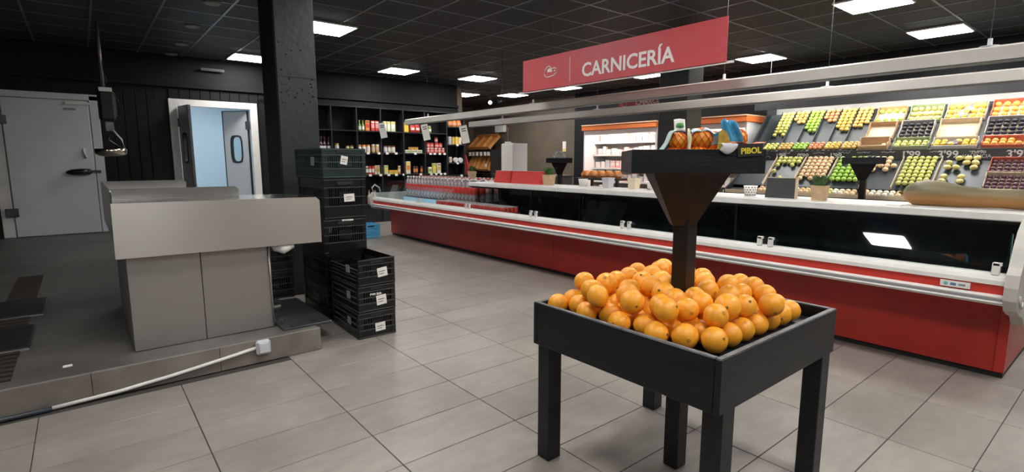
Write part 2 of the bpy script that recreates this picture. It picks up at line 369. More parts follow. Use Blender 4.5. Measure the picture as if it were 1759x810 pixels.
# ------------------------------------------------------------------ cold room door (door_1)
d1 = put('door_1', MB().bbox((-.79, 10.255, .155), (.17, 10.305, 2.12), doorwhite, .008).mesh('door_1'), kind='structure')
MB().bbox((-.93, 10.275, .152), (-.80, 10.309, 2.20), white, .006).build('door_frame', d1)
MB().bbox((.18, 10.265, .152), (.29, 10.309, 2.20), doorwhite, .006).build('door_frame', d1)
MB().bbox((-.80, 10.265, 2.13), (.29, 10.308, 2.22), doorwhite, .006).build('door_frame', d1)
h = MB().lathe([(.045, 0), (.045, .05), (.03, .07)], plastic_blk, 14, M=Matrix.Translation((.085, 10.255, 1.08)) @ Matrix.Rotation(PI / 2, 4, 'X')).build('door_handle', d1)
MB().tube([(.09, 10.19, 1.08), (.0, 10.185, 1.08), (-.11, 10.19, 1.075), (-.17, 10.20, 1.07)], [.045, .048, .042, .02], plastic_blk, 12).build('lever', h)
MB().bbox((.13, 10.235, 1.06), (.24, 10.2645, 1.10), steel_dark, .004).build('latch_plate', d1)
MB().bbox((-.10, 10.235, 2.06), (.20, 10.2549, 2.10), white, .005).build('door_closer', d1)
MB().bbox((-.12, 10.248, 1.98), (.02, 10.2549, 2.01), greyband, .001).build('name_plate', d1)
MB().tube([(.065, 10.25, 1.42), (.06, 10.225, 1.36), (.075, 10.245, 1.28)], .018, doorwhite, 8).build('pull', d1)
for z in (.45, 1.75): MB().bbox((-.88, 10.225, z), (-.74, 10.2549, z + .12), steel_dark, .005).build('hinge', d1)

# swing doors (door_2) to the white cold room
d2 = put('door_2', MB().bbox((1.19, 10.268, .152), (1.31, 10.309, 2.24), white, .005).mesh('door_2'), kind='structure')
MB().bbox((2.40, 10.268, .152), (2.52, 10.309, 2.24), white, .005).build('door_frame', d2)
MB().bbox((1.31, 10.268, 2.13), (2.40, 10.308, 2.24), white, .005).build('door_frame', d2)
def leaf(hx, hy, ang, sgn):
    e = put('door_leaf', None, d2, (hx, hy, .17), (0, 0, ang))
    w, hh = .50, 1.93
    b = MB(); ww = mat('leaf_grey', (.55, .58, .60), .4)
    x0, x1, z0, z1 = .15, .35, 1.05, 1.50
    for a, c in (((0, 0), (x0, hh)), ((x1, 0), (w, hh)), ((x0, 0), (x1, z0)), ((x0, z1), (x1, hh))):
        b.box((sgn * min(a[0], c[0]) if sgn > 0 else -max(a[0], c[0]), -.018, a[1]), (sgn * c[0] if sgn > 0 else -a[0], .018, c[1]), ww)
    b.build('panel', e)
    ed = MB()
    for q in ((0, .018), (w - .018, w)): ed.box((min(sgn * q[0], sgn * q[1]), -.021, -.004), (max(sgn * q[0], sgn * q[1]), .021, hh + .004), rubber)
    ed.box((min(0, sgn * w), -.021, hh), (max(0, sgn * w), .021, hh + .012), rubber).build('rubber_edge', e)
    g = MB(); n = 28; cx, cz = sgn * (x0 + x1) / 2, (z0 + z1) / 2
    def ring(rx, rz, y):
        return [(cx + rx * math.copysign(abs(math.cos(2 * PI * i / n)) ** .5, math.cos(2 * PI * i / n)), y, cz + rz * math.copysign(abs(math.sin(2 * PI * i / n)) ** .5, math.sin(2 * PI * i / n))) for i in range(n)]
    vs = ring(.118, .245, -.026) + ring(.092, .215, -.026) + ring(.118, .245, .026) + ring(.092, .215, .026)
    fs = []
    for i in range(n):
        j = (i + 1) % n
        fs += [(i, j, n + j, n + i), (2 * n + i, 3 * n + i, 3 * n + j, 2 * n + j), (i, 2 * n + i, 2 * n + j, j), (n + i, n + j, 3 * n + j, 3 * n + i)]
    gk = g.add(vs, fs, rubber).build('porthole_gasket', e)
    MB().box((cx - .098, -.003, cz - .222), (cx + .098, .003, cz + .222), glass).build('pane', gk)
    for z in (.25, 1.62): MB().bbox((min(-.04 * sgn, .05 * sgn), -.03, z), (max(-.04 * sgn, .05 * sgn), -.019, z + .14), steel_dark, .003).build('hinge', e)
    return e
leaf(1.33, 10.25, -math.radians(82), 1)
leaf(2.38, 10.33, -math.radians(48), -1)
cr = S(MB().box((.9, 10.46, .10), (2.9, 12.6, .15), coldwhite).box((.9, 10.46, 2.45), (2.9, 12.6, 2.5), coldwhite)
       .box((.85, 10.46, .10), (.9, 12.6, 2.5), coldwhite).box((2.9, 10.46, .10), (2.95, 12.6, 2.5), coldwhite)
       .box((.85, 12.6, .10), (2.95, 12.65, 2.5), coldwhite), 'wall_cold_room')
S(MB().box((1.24, 10.309, .0), (2.47, 10.46, .15), plat_m), 'trim_2')
t = thing('cold_room_lamp', 'bright batten lamp lighting the pale blue room behind the swing doors', 'lamp', (1.9, 11.3, 2.40))
MB().bbox((-.5, -.05, 0), (.5, .05, .05), white, .004).build('housing', t); MB().box((-.48, -.04, -.006), (.48, .04, -.001), coldlamp).build('tube', t)

# ------------------------------------------------------------------ hanging scale
t = thing('hanging_scale', 'black hanging scale with a steel pan on a long ceiling pole', 'scale', (.30, 8.28, 0))
MB().tube([(0, 0, 2.13), (0, 0, ZC - .007)], .018, mat('pole_metal', (.33, .27, .25), .4, metal=.6), 10).build('pole', t)
hd = MB().bbox((-.07, -.06, 1.72), (.11, .06, 2.10), rubber, .035).build('head', t)
MB().bbox((-.05, -.075, 2.075), (.08, -.061, 2.125), white, .004).build('display', hd)
MB().bbox((-.02, -.03, 1.60), (.07, .03, 1.72), steel_dark, .006).build('coupling', t)
MB().tube([(.05, -.03, 1.62), (.13, -.05, 1.50), (.15, -.03, 1.40), (.10, -.02, 1.37)], .010, C_sil, 8).build('hook_arm', t)
MB().tube([(.03, 0, 1.60), (.0, 0, 1.50), (.12, .0, 1.40)], .007, steel_dark, 6).build('hook_arm', t)
MB().lathe([(.16, .085), (.165, .09), (.17, .085), (.165, .03), (.12, .0), (.001, -.008), (.001, .0), (.115, .008), (.155, .034)], mat('pan_steel', (.62, .56, .48), .2, metal=1), 28, c=(.01, 0, 1.30)).build('pan', t)
MB().tube([(.08, -.06, 2.06), (.13, -.08, 2.0), (.14, -.08, 1.85), (.09, -.062, 1.74)], .005, rubber, 6).build('cable', t)
MB().tube([(.01, -.03, 2.12), (.04, -.04, 2.2), (.02, -.025, 2.32), (.018, -.01, 2.45)], .005, rubber, 6).build('cable', t)

# ------------------------------------------------------------------ steel counter on the platform
t = thing('steel_counter', 'brushed stainless steel preparation counter with deep front apron on the platform', 'counter', (0, 0, 0))
ap = MB(); pts = [(.103, .712), (1.228, .702), (1.228, .985), (1.205, 1.006), (.107, 1.018)]
ap.prism(pts, 3.565, 3.58, steel).build('apron', t)
MB().bbox((.15, 3.64, .152), (.515, 4.9, .925), steel_body, .003).build('body_panel', t)
MB().bbox((.517, 3.64, .152), (.915, 4.9, .925), steel_body, .003).build('body_panel', t)
MB().prism([(.131, 1.0005), (.87, 1.0005), (.87, 1.045), (.848, 1.066), (.131, 1.068)], 4.20, 4.21, polished).build('front_splash', t)
MB().prism([(0, 0)] * 0 or [(.12, .74), (.13, .74), (.13, 1.068), (.12, 1.068)], 4.0, 5.76, steel).build('side_panel', t)
MB().add([(.105, 3.581, .72), (.1149, 3.581, .72), (.1298, 4.0, .74), (.12, 4.0, .74), (.107, 3.581, 1.018), (.1149, 3.581, 1.018), (.1298, 4.0, 1.062), (.12, 4.0, 1.062)], [(0, 3, 2, 1), (4, 5, 6, 7), (0, 1, 5, 4), (1, 2, 6, 5), (2, 3, 7, 6), (3, 0, 4, 7)], steel).build('side_panel', t)
MB().prism([(.1305, .95), (.75, .95), (.75, 1.05), (.73, 1.07), (.1305, 1.07)], 5.74, 5.75, polished).build('rear_splash', t)
MB().add([(.116, 3.581, 1.0), (1.22, 3.581, 1.0), (1.22, 4.199, 1.0), (.132, 4.199, 1.0), (.116, 3.581, .99), (1.22, 3.581, .99), (1.22, 4.199, .99), (.132, 4.199, .99)],
         [(0, 1, 2, 3), (7, 6, 5, 4), (0, 4, 5, 1), (1, 5, 6, 2), (2, 6, 7, 3), (3, 7, 4, 0)], polished).build('worktop', t)
MB().tube([(.93, 3.68, .72), (.955, 3.63, .69), (.99, 3.60, .675), (1.05, 3.60, .695)], [.02, .035, .035, .02], white, 10).build('drain_hose', t)
MB().add([(.132, 4.212, .94), (1.1, 4.212, .94), (1.1, 5.73, .94), (.132, 5.73, .94), (.132, 4.212, .93), (1.1, 4.212, .93), (1.1, 5.73, .93), (.132, 5.73, .93)], [(0, 1, 2, 3), (7, 6, 5, 4), (0, 4, 5, 1), (1, 5, 6, 2), (2, 6, 7, 3), (3, 7, 4, 0)], steel).build('basin_floor', t)
MB().tube([(.90, 3.632, .70), (.905, 3.632, .45), (.91, 3.634, .16)], .006, steel, 6).build('corner_seam', t)
t = thing('floor_plate', 'thin dark steel cover plate on the platform edge beside the crates', 'plate', (0, 0, 0))
MB().bbox((.93, 3.50, .151), (1.25, 4.28, .163), steel_dark, .002).build('sheet', t)
MB().box((.95, 4.10, .1631), (1.08, 4.13, .172), steel).build('handle', t)

for k, (x0, x1, y0, y1) in enumerate([(-1.3, -.30, 4.98, 5.56), (-1.3, -.33, 4.10, 4.67)]):
    t = thing('floor_mat', ['black rubber mat with a pale edge lying nearer the white cold room door', 'black rubber mat with a pale edge lying nearer the platform step'][k], 'mat', ((x0 + x1) / 2, y0, .151))
    w = (x1 - x0) / 2
    MB().bbox((-w, 0, 0), (w, y1 - y0, .014), rubber, .003).build('sheet', t)
    MB().box((-w, -.012, 0), (w, -.0005, .008), greyband).build('edge_strip', t)
t = thing('floor_drain', 'rusty brown slotted drain grate sunk along the platform floor', 'drain', (-.55, 3.55, .151))
MB().box((0, 0, 0), (.18, 3.2, .002), C_blk).build('tray', t)
for k in range(40): MB().box((.0, .02 + .08 * k, .0021), (.18, .05 + .08 * k, .006), mat('rust_bar', (.055, .036, .028), .7)).build('bar', t)

t = thing('cable_trunking', 'white cable conduit with grey junction box along the platform step', 'conduit', (0, 0, 0))
MB().tube([(.745, 3.418, .105), (.55, 3.415, .078), (.31, 3.415, .047), (.05, 3.413, .022), (-.22, 3.41, .012)], .0105, white, 8).build('conduit', t)
MB().tube([(-.22, 3.405, .012), (-.8, 3.40, .012)], .013, mat('dark_conduit', (.03, .04, .05), .4), 8).build('sleeve', t)
jb = MB().bbox((.738, 3.39, .058), (.822, 3.427, .15), mat('box_grey', (.50, .52, .55), .4), .012).build('junction_box', t)
MB().bbox((.752, 3.384, .072), (.808, 3.391, .136), mat('box_lid', (.58, .60, .63), .4), .003).build('lid', jb)
MB().bbox((-.17, 3.60, .1505), (-.13, 3.63, .156), paper, .001).build('paper_scrap', label='small white paper scrap on the grey platform floor', cat='paper')

# ------------------------------------------------------------------ plastic crates
def crate(name, W, D, Hh, m, label, loc, rz=0, group=None, lab=None, openfront=False, side_lab=True, pvr=False):
    t = thing(name, label, 'crate', loc, (0, 0, rz), group)
    b = MB(); th = .012; x0, x1, y0, y1 = -W / 2, W / 2, -D / 2, D / 2
    b.box((x0 + .004, y0 + .004, 0), (x1 - .004, y1 - .004, .012), m)
    def wall(ax, c, a0, a1, front, Hh=Hh):
        def bx(u0, u1, z0, z1, o0, o1, m=m):
            if ax == 'y': b.box((u0, min(c + o0, c + o1), z0), (u1, max(c + o0, c + o1), z1), m)
            else: b.box((min(c + o0, c + o1), u0, z0), (max(c + o0, c + o1), u1, z1), m)
        s = 1 if c < 0 else -1
        L = a1 - a0
        bx(a0, a1, .0, Hh * .30, 0, s * th * .6)
        bx(a0, a1, Hh * .74 if not front else Hh * .80, Hh, 0, s * th * .6)
        n = max(10, int(L / .016))
        for i in range(n):
            u = a0 + L * i / n
            bx(u, u + L / n * .55, Hh * .30, Hh * .80, s * .002, s * th * .5)
        bx(a0 + L * .36, a0 + L * .66, Hh * .40, Hh * .66, 0, s * th * .5)
        for q in (.02, .30, .52, .76, .95): bx(a0, a1, Hh * q, Hh * q + .007, -s * .006, s * .004, {plastic_blk: worn_lit_blk, plastic_grn: worn_lit_grn}.get(m, m))
        bx(a0, a0 + .03, 0, Hh, -s * .004, s * .006); bx(a1 - .03, a1, 0, Hh, -s * .004, s * .006)
    wall('y', y0, x0, x1, True); wall('y', y1, x0, x1, False); wall('x', x0, y0, y1, False, Hh * (.62 if openfront else 1)); wall('x', x1, y0, y1, False)
    b.build('body', t)
    MB().box((-W * .18, y0 - .0065, Hh * .84), (W * .18, y0 + .001, Hh * .92), C_blk).build('grip_slot', t)
    if lab:
        lx, lz, lw, lh, an = lab
        M = Matrix.Translation((lx, y0 - .0085, lz)) @ Matrix.Rotation(an, 4, 'Y')
        q = MB().box((-lw / 2, -.001, -lh / 2), (lw / 2, .001, lh / 2), paper, M=M).build('paper_label', t, label='white paper label')
        MB().box((-lw * .35, -.0018, lh * .05), (lw * .3, -.0012, lh * .12), ink, M=M).box((-lw * .35, -.0018, -lh * .2), (lw * .15, -.0012, -lh * .14), ink, M=M).build('print', q)
    if side_lab: MB().box((x0 - .0075, y0 + D * .25, Hh * .42), (x0 - .006, y0 + D * .38, Hh * .72), greyband).build('embossed_mark', t)
    if pvr: put('lettering', T['pvr'], t, (-.055, y0 - .009, Hh * .62), ROT_NY)
    return t
for k in range(3):
    crate('plastic_crate', .275, .50, .186, plastic_blk, ['black plastic crate at the bottom of the short three crate stack',
          'black plastic crate in the middle of the short three crate stack', 'black plastic crate, topmost of the short three crate stack'][k],
          (1.555, 3.69, .001 + .19 * k), rz=[-.02, 0, .015][k], group='short stack of black crates', lab=(.02 + .01 * k, [.07, .075, .085][k], .075, [.06, .07, .065][k], [-.05, -.08, -.12][k]), pvr=(k == 1), openfront=(k == 2))
zz = .001; HS = [.265, .262, .267, .312, .225]
for k in range(5):
    crate('plastic_crate', [.33, .33, .335, .335, .345][k], .56, HS[k], [plastic_blk, plastic_blk, plastic_blk, plastic_blk, plastic_grn][k],
          ['black plastic crate at the very bottom of the tall stack', 'black plastic crate second from the floor in the tall stack', 'black plastic crate with pale slip in the middle of the tall stack',
           'tall black plastic crate with white label under the green crate', 'dark green plastic crate topping the tall crate stack'][k],
          (1.575, 4.29, zz), rz=[0, .01, -.02, .02, .04][k], group='tall stack of crates', lab=[None, None, (.02, .255, .09, .012, 0), (.03, .16, .085, .06, -.03), (-.005, .135, .055, .065, .2)][k], side_lab=(k == 4))
    zz += HS[k] + .002
for k in range(2):
    crate('plastic_crate', .34, .50, .22, plastic_blk, ['black plastic crate in shadow on the platform beside the steel counter', 'black plastic crate atop another in shadow beside the steel counter'][k],
          (1.09, 4.62, .151 + .224 * k), group='crates in the shadow', side_lab=False)
t = crate('plastic_crate', .30, .34, .22, blue_cr, 'light blue plastic crate on the floor by the counter end', (3.555, 8.16, .001), side_lab=False)

# ------------------------------------------------------------------ orange stand (two tier display table)
def display_stand(loc, label, top_rz, group=None):
    t = thing('display_stand', label, 'display stand', loc, (0, 0, 0), group)
    hx, hy, z0, z1, th = .4235, .41, .505, .68, .022
    for nm, a, b in (('x', -hx, hx), ):
        for s in (-1, 1):
            bd = MB().bbox((-hx, min(s * hy, s * (hy - th)), z0), (hx, max(s * hy, s * (hy - th)), z1), blackwood, .003).build('tray_side', t)
            MB().box((-hx + .004, min(s * (hy - .003), s * (hy - th + .003)), z1), (hx - .004, max(s * (hy - .003), s * (hy - th + .003)), z1 + .0008), rawedge).build('worn_rim', bd)
            bd = MB().bbox((min(s * hx, s * (hx - th)), -hy + th, z0), (max(s * hx, s * (hx - th)), hy - th, z1), blackwood, .003).build('tray_side', t)
            MB().box((min(s * (hx - .003), s * (hx - th + .003)), -hy + th, z1), (max(s * (hx - .003), s * (hx - th + .003)), hy - th, z1 + .0008), rawedge).build('worn_rim', bd)
    MB().box((-hx + th, -hy + th, .615), (hx - th, hy - th, .630), blackwood).build('tray_floor', t)
    for sx in (-1, 1):
        for sy in (-1, 1):
            cx, cy = sx * (hx - th - .04), sy * (hy - .035)
            MB().bbox((cx - .036, cy - .034, 0), (cx + .036, cy + .034, .59 if False else z0 + .02), blackwood, .003).build('leg', t)
    MB().bbox((-.033, -.033, 0), (.033, .033, 1.10), postwood, .003).build('post', t)
    # funnel and upper tray, turned against the base
    up = put('upper_tray', None, t, (0, .015, 0), (0, 0, top_rz)); s = .2225
    fn = []
    for hw, z in ((.040, 1.000), (.135, 1.204)): fn += [(-hw, -hw, z), (hw, -hw, z), (hw, hw, z), (-hw, hw, z)]
    MB().add(fn, [(0, 1, 5, 4), (1, 2, 6, 5), (2, 3, 7, 6), (3, 0, 4, 7), (3, 2, 1, 0), (4, 5, 6, 7)], postwood).build('funnel', up)
    MB().box((-s + .015, -s + .015, 1.2045), (s - .015, s - .015, 1.218), blackwood).build('tray_floor', up)
    for q in (-1, 1):
        MB().bbox((-s, min(q * s, q * (s - .015)), 1.2045), (s, max(q * s, q * (s - .015)), 1.287), blackwood, .002).build('tray_side', up)
        MB().bbox((min(q * s, q * (s - .015)), -s + .015, 1.2045), (max(q * s, q * (s - .015)), s - .015, 1.287), blackwood, .002).build('tray_side', up)
    return t
SX, SY = 1.807, 1.155
st = display_stand((SX, SY, 0), 'black wooden two tier display stand heaped with loose oranges', math.radians(-46))
for lb, x, y in (('black wooden display stand behind the counter in front of the fruit wall', 7.55, 2.36), ('black wooden display stand with a bowl on top before the brown wall', 6.45, 6.62)):
    c_ = copy_tree(st, (x, y, 0), label=lb)
    for ch in c_.children:
        if ch.name.startswith('upper_tray'): ch.rotation_euler[2] = math.radians(17) if y < 4 else math.radians(44)

# oranges heaped in the tray
def fruit_mesh(name, m, r=1.0, n=14, rings=9, sq=.96, lump=.0, dent=0.0):
    prof = []
    for k in range(rings + 1):
        a = -PI / 2 + PI * k / rings
        rr = math.cos(a); z = math.sin(a) * sq
        if dent and k == rings: z -= dent
        prof.append((max(rr, .002) * r, z * r))
    b = MB(); b.lathe(prof, m, n); return b.mesh(name)
om = fruit_mesh('orange', orange_m, 1, 20, 13)
smm = MB().lathe([(.12, .955), (.10, .985), (.03, .995)], stem_m, 8).mesh('stem_button')
navel = MB().lathe([(.16, -.952), (.13, -.972), (.05, -.955)], mat('navel', (.45, .20, .02), .7), 9).mesh('navel')
rg = random.Random(11); balls = []
x0, x1, y0, y1, zf = SX - .40, SX + .40, SY - .386, SY + .386, .6305
def free(x, y, r):
    if abs(x - SX) < .036 + r * .95 and abs(y - SY) < .036 + r * .95: return False
    return x0 + r < x < x1 - r and y0 + r < y < y1 - r
row = 0; y = y1 - .046
while y > y0 + .045:
    x = x0 + .047 + (.0455 if row % 2 else 0)
    while x < x1 - .045:
        r = rg.uniform(.0415, .0450)
        gap = (y < y0 + .085 and x > SX - .14) or (x < SX - .30 and y < y0 + .12) or (x > x1 - .09 and y < y0 + .12)
        if free(x, y, r) and not gap: balls.append((x + rg.uniform(-.0005, .0005), y, zf + r, r))
        x += .0908
    y -= .0792; row += 1
def drop(x, y, r):
    z = zf + r
    for bx_, by_, bz_, br in balls:
        d2 = (x - bx_) ** 2 + (y - by_) ** 2; R = r + br
        if d2 < R * R: z = max(z, bz_ + math.sqrt(R * R - d2))
    return z
for k in range(40):
    best = None; r = rg.uniform(.041, .0455)
    for q in range(260):
        x = rg.uniform(x0 + .05, x1 - .05); y = rg.uniform(y0 + .05, y1 - .05)
        if not free(x, y, r): continue
        dp = math.hypot(x - SX + .03, y - SY)
        if dp > .335 and not (y > SY + .1): continue
        if x > SX + .27 and y < SY - .1: continue
        z = drop(x, y, r); sc = z + (.16 * dp if k > 24 else .05 * dp)
        if z > .835: continue
        if best is None or sc < best[0]: best = (sc, x, y, z)
    if best: balls.append((best[1], best[2], best[3] + .0005, r))
for x, y, z, r in balls:
    o = put('orange', om, None, (x, y, z), (rg.uniform(0, 6.28), rg.uniform(0, 6.28), rg.uniform(0, 6.28)), 'loose ripe orange heaped in the black display tray', 'orange', 'oranges in the display tray')
    o.scale = (r, r, r * rg.uniform(.95, .99))
    put('stem_button', smm, o)
    put('navel', navel, o)

# ------------------------------------------------------------------ net bags on the upper tray
def rotm(a): return Matrix.Rotation(a, 4, 'Z')
netm = mat('orange_net', (.80, .09, .015), .5)
film_b = mat('bag_film_blue', (.30, .52, .62), .35, col2=(.55, .68, .45), var=.2, scale=14)
def net_bag(label, loc, rz, fruits):
    t = thing('net_bag', label, 'net bag', loc, (0, 0, rz))
    nb = MB()
    for (x, y, z, r) in fruits:
        o = put('orange', om, t, (x, y, z), (x * 40, y * 30, 0)); o.scale = (r, r, r)
        R = r * 1.02
        for k in range(11):                                   # crossed net strands hugging each fruit
            for s in (-1, 1):
                pts = []
                for q in range(9):
                    a = -1.2 + 2.4 * q / 8; ph = k * 2 * PI / 11 + s * a * .7
                    pts.append((x + R * math.cos(a) * math.cos(ph), y + R * math.cos(a) * math.sin(ph), z + R * math.sin(a)))
                nb.tube(pts, .0013, netm, 3)
    nb.build('net', t); return t
u = Vector((math.cos(math.radians(-46)), math.sin(math.radians(-46)), 0)); v = Vector((-u.y, u.x, 0)); c0 = Vector((SX, SY + .015, 1.2185))
def up_at(a, b): return c0 + u * a + v * b
def film(t, poly_fn, nu, nv, m, th=.0015, name='film'):
    vs = []; fs = []
    for i in range(nu + 1):
        for j in range(nv + 1): vs.append(poly_fn(i / nu, j / nv))
    for i in range(nu):
        for j in range(nv): a = i * (nv + 1) + j; fs.append((a, a + 1, a + nv + 2, a + nv + 1))
    b = MB(); b.add(vs, fs, m if not isinstance(m, list) else m[0], True)
    if isinstance(m, list):
        b.mats = m; b.m = [min(len(m) - 1, int((k % nv) / nv * len(m))) for k in range(len(fs))]
    o = b.build(name, t); md = o.modifiers.new('s', 'SOLIDIFY'); md.thickness = th; return o
wr_blue = mat('wrap_blue', (.03, .28, .62), .25, col2=(.10, .50, .75), var=.2, scale=30)
wr_sky = mat('wrap_sky', (.50, .70, .82), .3, var=.1, scale=12); wr_or = mat('wrap_orange', (.75, .16, .02), .35)
A = net_bag('orange net bag with pale blue wrapper and green rosette on the stand top', up_at(-.005, -.075), math.radians(-46),
            [(-.050, .0, .041, .040), (.035, -.01, .043, .042), (-.005, .07, .041, .040), (.045, .0, .108, .042), (-.035, .01, .098, .036)])
film(A, lambda p, q: (-.118 + .075 * q + .01 * math.sin(q * 5), -.05 + .10 * p, .045 + .092 * math.sin(q * 1.5) + .006 * math.sin(p * 9)), 8, 8, film_b)
film(A, lambda p, q: (.005 + .085 * p, -.034 + .05 * q, .150 - .9 * (p - .45) ** 2 * .06 - .018 * (q - .8) ** 2 + .003 * math.sin(p * 12)), 8, 5, wr_sky, name='film')
film(A, lambda p, q: (-.055 + .04 * q, -.015 + .02 * p, .135 + .012 * q * (1 - q) + .045 * p), 5, 5, C_wht, name='rosette_card')
MB().lathe([(.001, 0), (.016, .006), (.012, .018), (.001, .02)], mat('rosette_green', (.10, .38, .08), .5), 7, c=(-.034, -.006, .148)).build('rosette', A)
MB().tube([(-.004, -.012, .145), (-.002, -.030, .11), (-.006, -.044, .075), (-.002, -.050, .05)], [.004, .009, .006, .011], mat('tie_film', (.55, .50, .28), .3), 6).build('tie', A)
B = net_bag('orange net bag with bright blue printed wrapper and yellow lettered black tag', up_at(.128, -.075), math.radians(-46),
            [(.035, .02, .044, .042), (-.045, .03, .043, .038), (.0, .10, .043, .042), (.045, .02, .112, .034), (-.035, .06, .105, .036)])
film(B, lambda p, q: (-.072 + .045 * p, -.030 + .015 * math.sin(p * 3 + q * 2), .085 + .055 * q * (.5 + .5 * p)), 8, 8, [wr_sky, wr_sky, wr_blue], name='wrapper')
film(B, lambda p, q: (-.032 + .070 * p + .010 * math.sin(q * 4) - .012 * q * (p - .5), -.040 + .012 * math.sin(p * 9 + q * 3), .06 + .118 * q * (1 - .22 * abs(p - .35)) + .005 * math.sin(p * 11)), 8, 8, [wr_or, wr_blue, wr_blue, wr_blue, wr_blue], name='wrapper')
MB().prism([(-.045, .062), (.035, .050), (.06, .056), (.005, .088), (-.012, .13), (-.028, .142), (-.040, .128), (-.040, .10)], -.052, -.0515, mat('bird_print', (.42, .25, .05), .5, col2=(.60, .45, .06), var=.3, scale=40)).build('printed_bird', B)
tag_y = -.1175
tg = MB().bbox((.002, -.1545, .042), (.084, -.1525, .084), C_blk, .0005).build('name_tag', B, rot=(0, -.06, 0))
put('lettering', T['pib'], tg, (.012, -.1555, .052), ROT_NY).scale = (.62, .68, 1)
film(B, lambda p, q: (-.062 + .05 * p + .010 * math.sin(q * 3), -.100 - .058 * min(1, q * 2.5), .090 - .055 * max(0, q - .3) * (.6 + .4 * math.sin(p * PI))), 6, 6, C_sil, name='silver_flap')
film(B, lambda p, q: (-.02 + .11 * p, -.050 - .100 * q, .092 - .004 * q + .006 * math.sin(p * 7)), 6, 4, wr_or, name='wrapper_fold')

# ------------------------------------------------------------------ refrigerated meat counters
def meat_counter(y0, y1, label, shelf_to, near_cap, far_cap, panes):
    t = thing('refrigerated_counter', label, 'display counter', (0, 0, 0))
    MB().box((4.03, y0 + .005, .0), (4.95, y1 - .005, .035), rubber).build('kick', t)
    MB().bbox((4.01, y0, .035), (4.97, y1, .47), red_base, .003).build('base_panel', t)
    if near_cap: MB().bbox((3.998, y0 + .005, .04), (4.0098, y0 + .045, .45), red_base, .003).build('corner_post', t)
    MB().prism([(4.01, .4701), (4.97, .4701), (4.97, .53), (3.77, .53), (3.72, .492)], y0, y1, red_base).build('belly', t)
    bp = MB().prism([(3.70, .490), (3.735, .485), (3.76, .5305), (3.76, .545), (3.70, .546), (3.682, .535), (3.688, .522), (3.682, .505)], y0, y1, white).build('bumper', t)
    MB().box((3.684, y0, .514), (3.692, y1, .527), greyband).build('groove', bp)
    MB().prism([(3.705, .5465), (3.76, .5465), (3.76, .598), (3.698, .598)], y0, y1, red_strip).build('red_strip', t)
    MB().prism([(3.690, .5985), (3.77, .5985), (3.77, .655), (3.722, .657), (3.70, .642), (3.690, .622)], y0, y1, white).build('top_rail', t)
    MB().box((3.77, y0, .5305), (4.80, y1, .556), well).build('display_deck', t)
    MB().prism([(4.60, .557), (4.64, .557), (4.64, .93), (4.56, .93)], y0, shelf_to, well).build('back_panel', t)
    MB().box((4.80, y0, .5305 + .0262), (4.83, y1, .93), well).build('rear_skirt', t)
    if shelf_to != y1: MB().bbox((4.831, shelf_to, .90), (5.04, y1, .955), white, .004).build('rear_ledge', t)
    n = len(panes) - 1
    for k in range(n):
        a, b = panes[k] + .003, panes[k + 1] - .003
        MB().add([(3.722, a, .6575), (3.722, b, .6575), (3.772, b, .87), (3.772, a, .87), (3.728, a, .6575), (3.728, b, .6575), (3.778, b, .87), (3.778, a, .87)],
                 [(0, 1, 2, 3), (7, 6, 5, 4), (0, 4, 5, 1), (1, 5, 6, 2), (2, 6, 7, 3), (3, 7, 4, 0)], glass).build('glass_pane', t)
        for c in ([a + .035, b - .035]):
            MB().bbox((3.700, c - .017, .648), (3.7215, c + .017, .715), white, .004).box((3.700, c - .022, .700), (3.722, c + .012, .716), white).build('glass_clip', t)
    # shelf over the well
    if shelf_to > y0:
        sh = MB().bbox((4.06, y0, .905), (4.58, shelf_to, .955), white, .006).build('top_shelf', t)
        MB().box((4.10, y0 + .01, .885), (4.56, shelf_to - .01, .9045), rubber).build('shelf_underside', sh)
        for c in [y0 + .02, (y0 + shelf_to) / 2, shelf_to - .03]: MB().box((4.45, c, .556), (4.48, c + .02, .885), steel_dark).build('shelf_leg', sh)
    if near_cap or far_cap:
        ya, yb = (y0 - .055, y0 - .0005) if near_cap else (y1 + .0005, y1 + .055)
        prof = [(4.02, .33), (3.93, .395), (3.80, .43), (3.70, .47), (3.655, .53), (3.645, .60), (3.66, .665), (3.70, .70), (3.76, .80), (3.83, .875), (3.93, .93), (4.60, .945), (4.95, .90), (4.95, .33)]
        if far_cap: prof = [(4.02, .40), (3.80, .44), (3.70, .47), (3.66, .53), (3.65, .62), (3.68, .70), (3.72, .735), (3.80, .72), (4.95, .72), (4.95, .40)]
        ec = MB().prism(prof, ya, yb, endcap_m).build('end_cap', t)
        if near_cap:
            MB().tube([(3.71, ya - .002, .55), (3.74, ya - .004, .50), (3.80, ya - .004, .475), (3.83, ya - .002, .50)], .007, endcap_m, 6).build('cap_molding', ec)
            MB().box((3.727, y0 + .0005, .66), (3.731, y0 + .003, .87), mat('glass_edge', (.05, .22, .18), .1)).build('end_glass_edge', t)
        else:
            MB().tube([(3.72, ya + .02, .735), (3.70, ya + .02, .80), (3.75, ya + .02, .85), (3.83, ya + .02, .80), (3.84, ya + .02, .72)], .012, endcap_m, 6).build('cap_loop', ec)
            MB().add([(3.80, yb - .03, .7205), (4.80, yb - .03, .7205), (4.80, yb - .03, .92), (4.0, yb - .03, .90), (3.80, yb - .024, .7205), (4.80, yb - .024, .7205), (4.80, yb - .024, .92), (4.0, yb - .024, .90)],
                     [(0, 1, 2, 3), (7, 6, 5, 4), (0, 4, 5, 1), (1, 5, 6, 2), (2, 6, 7, 3), (3, 7, 4, 0)], glass).build('end_glass', t)
    return t
mc = meat_counter(.46, 4.207, 'red fronted refrigerated meat counter with empty glass display under the long squash', 4.207, True, False, [.47, 1.73, 2.97, 4.205])
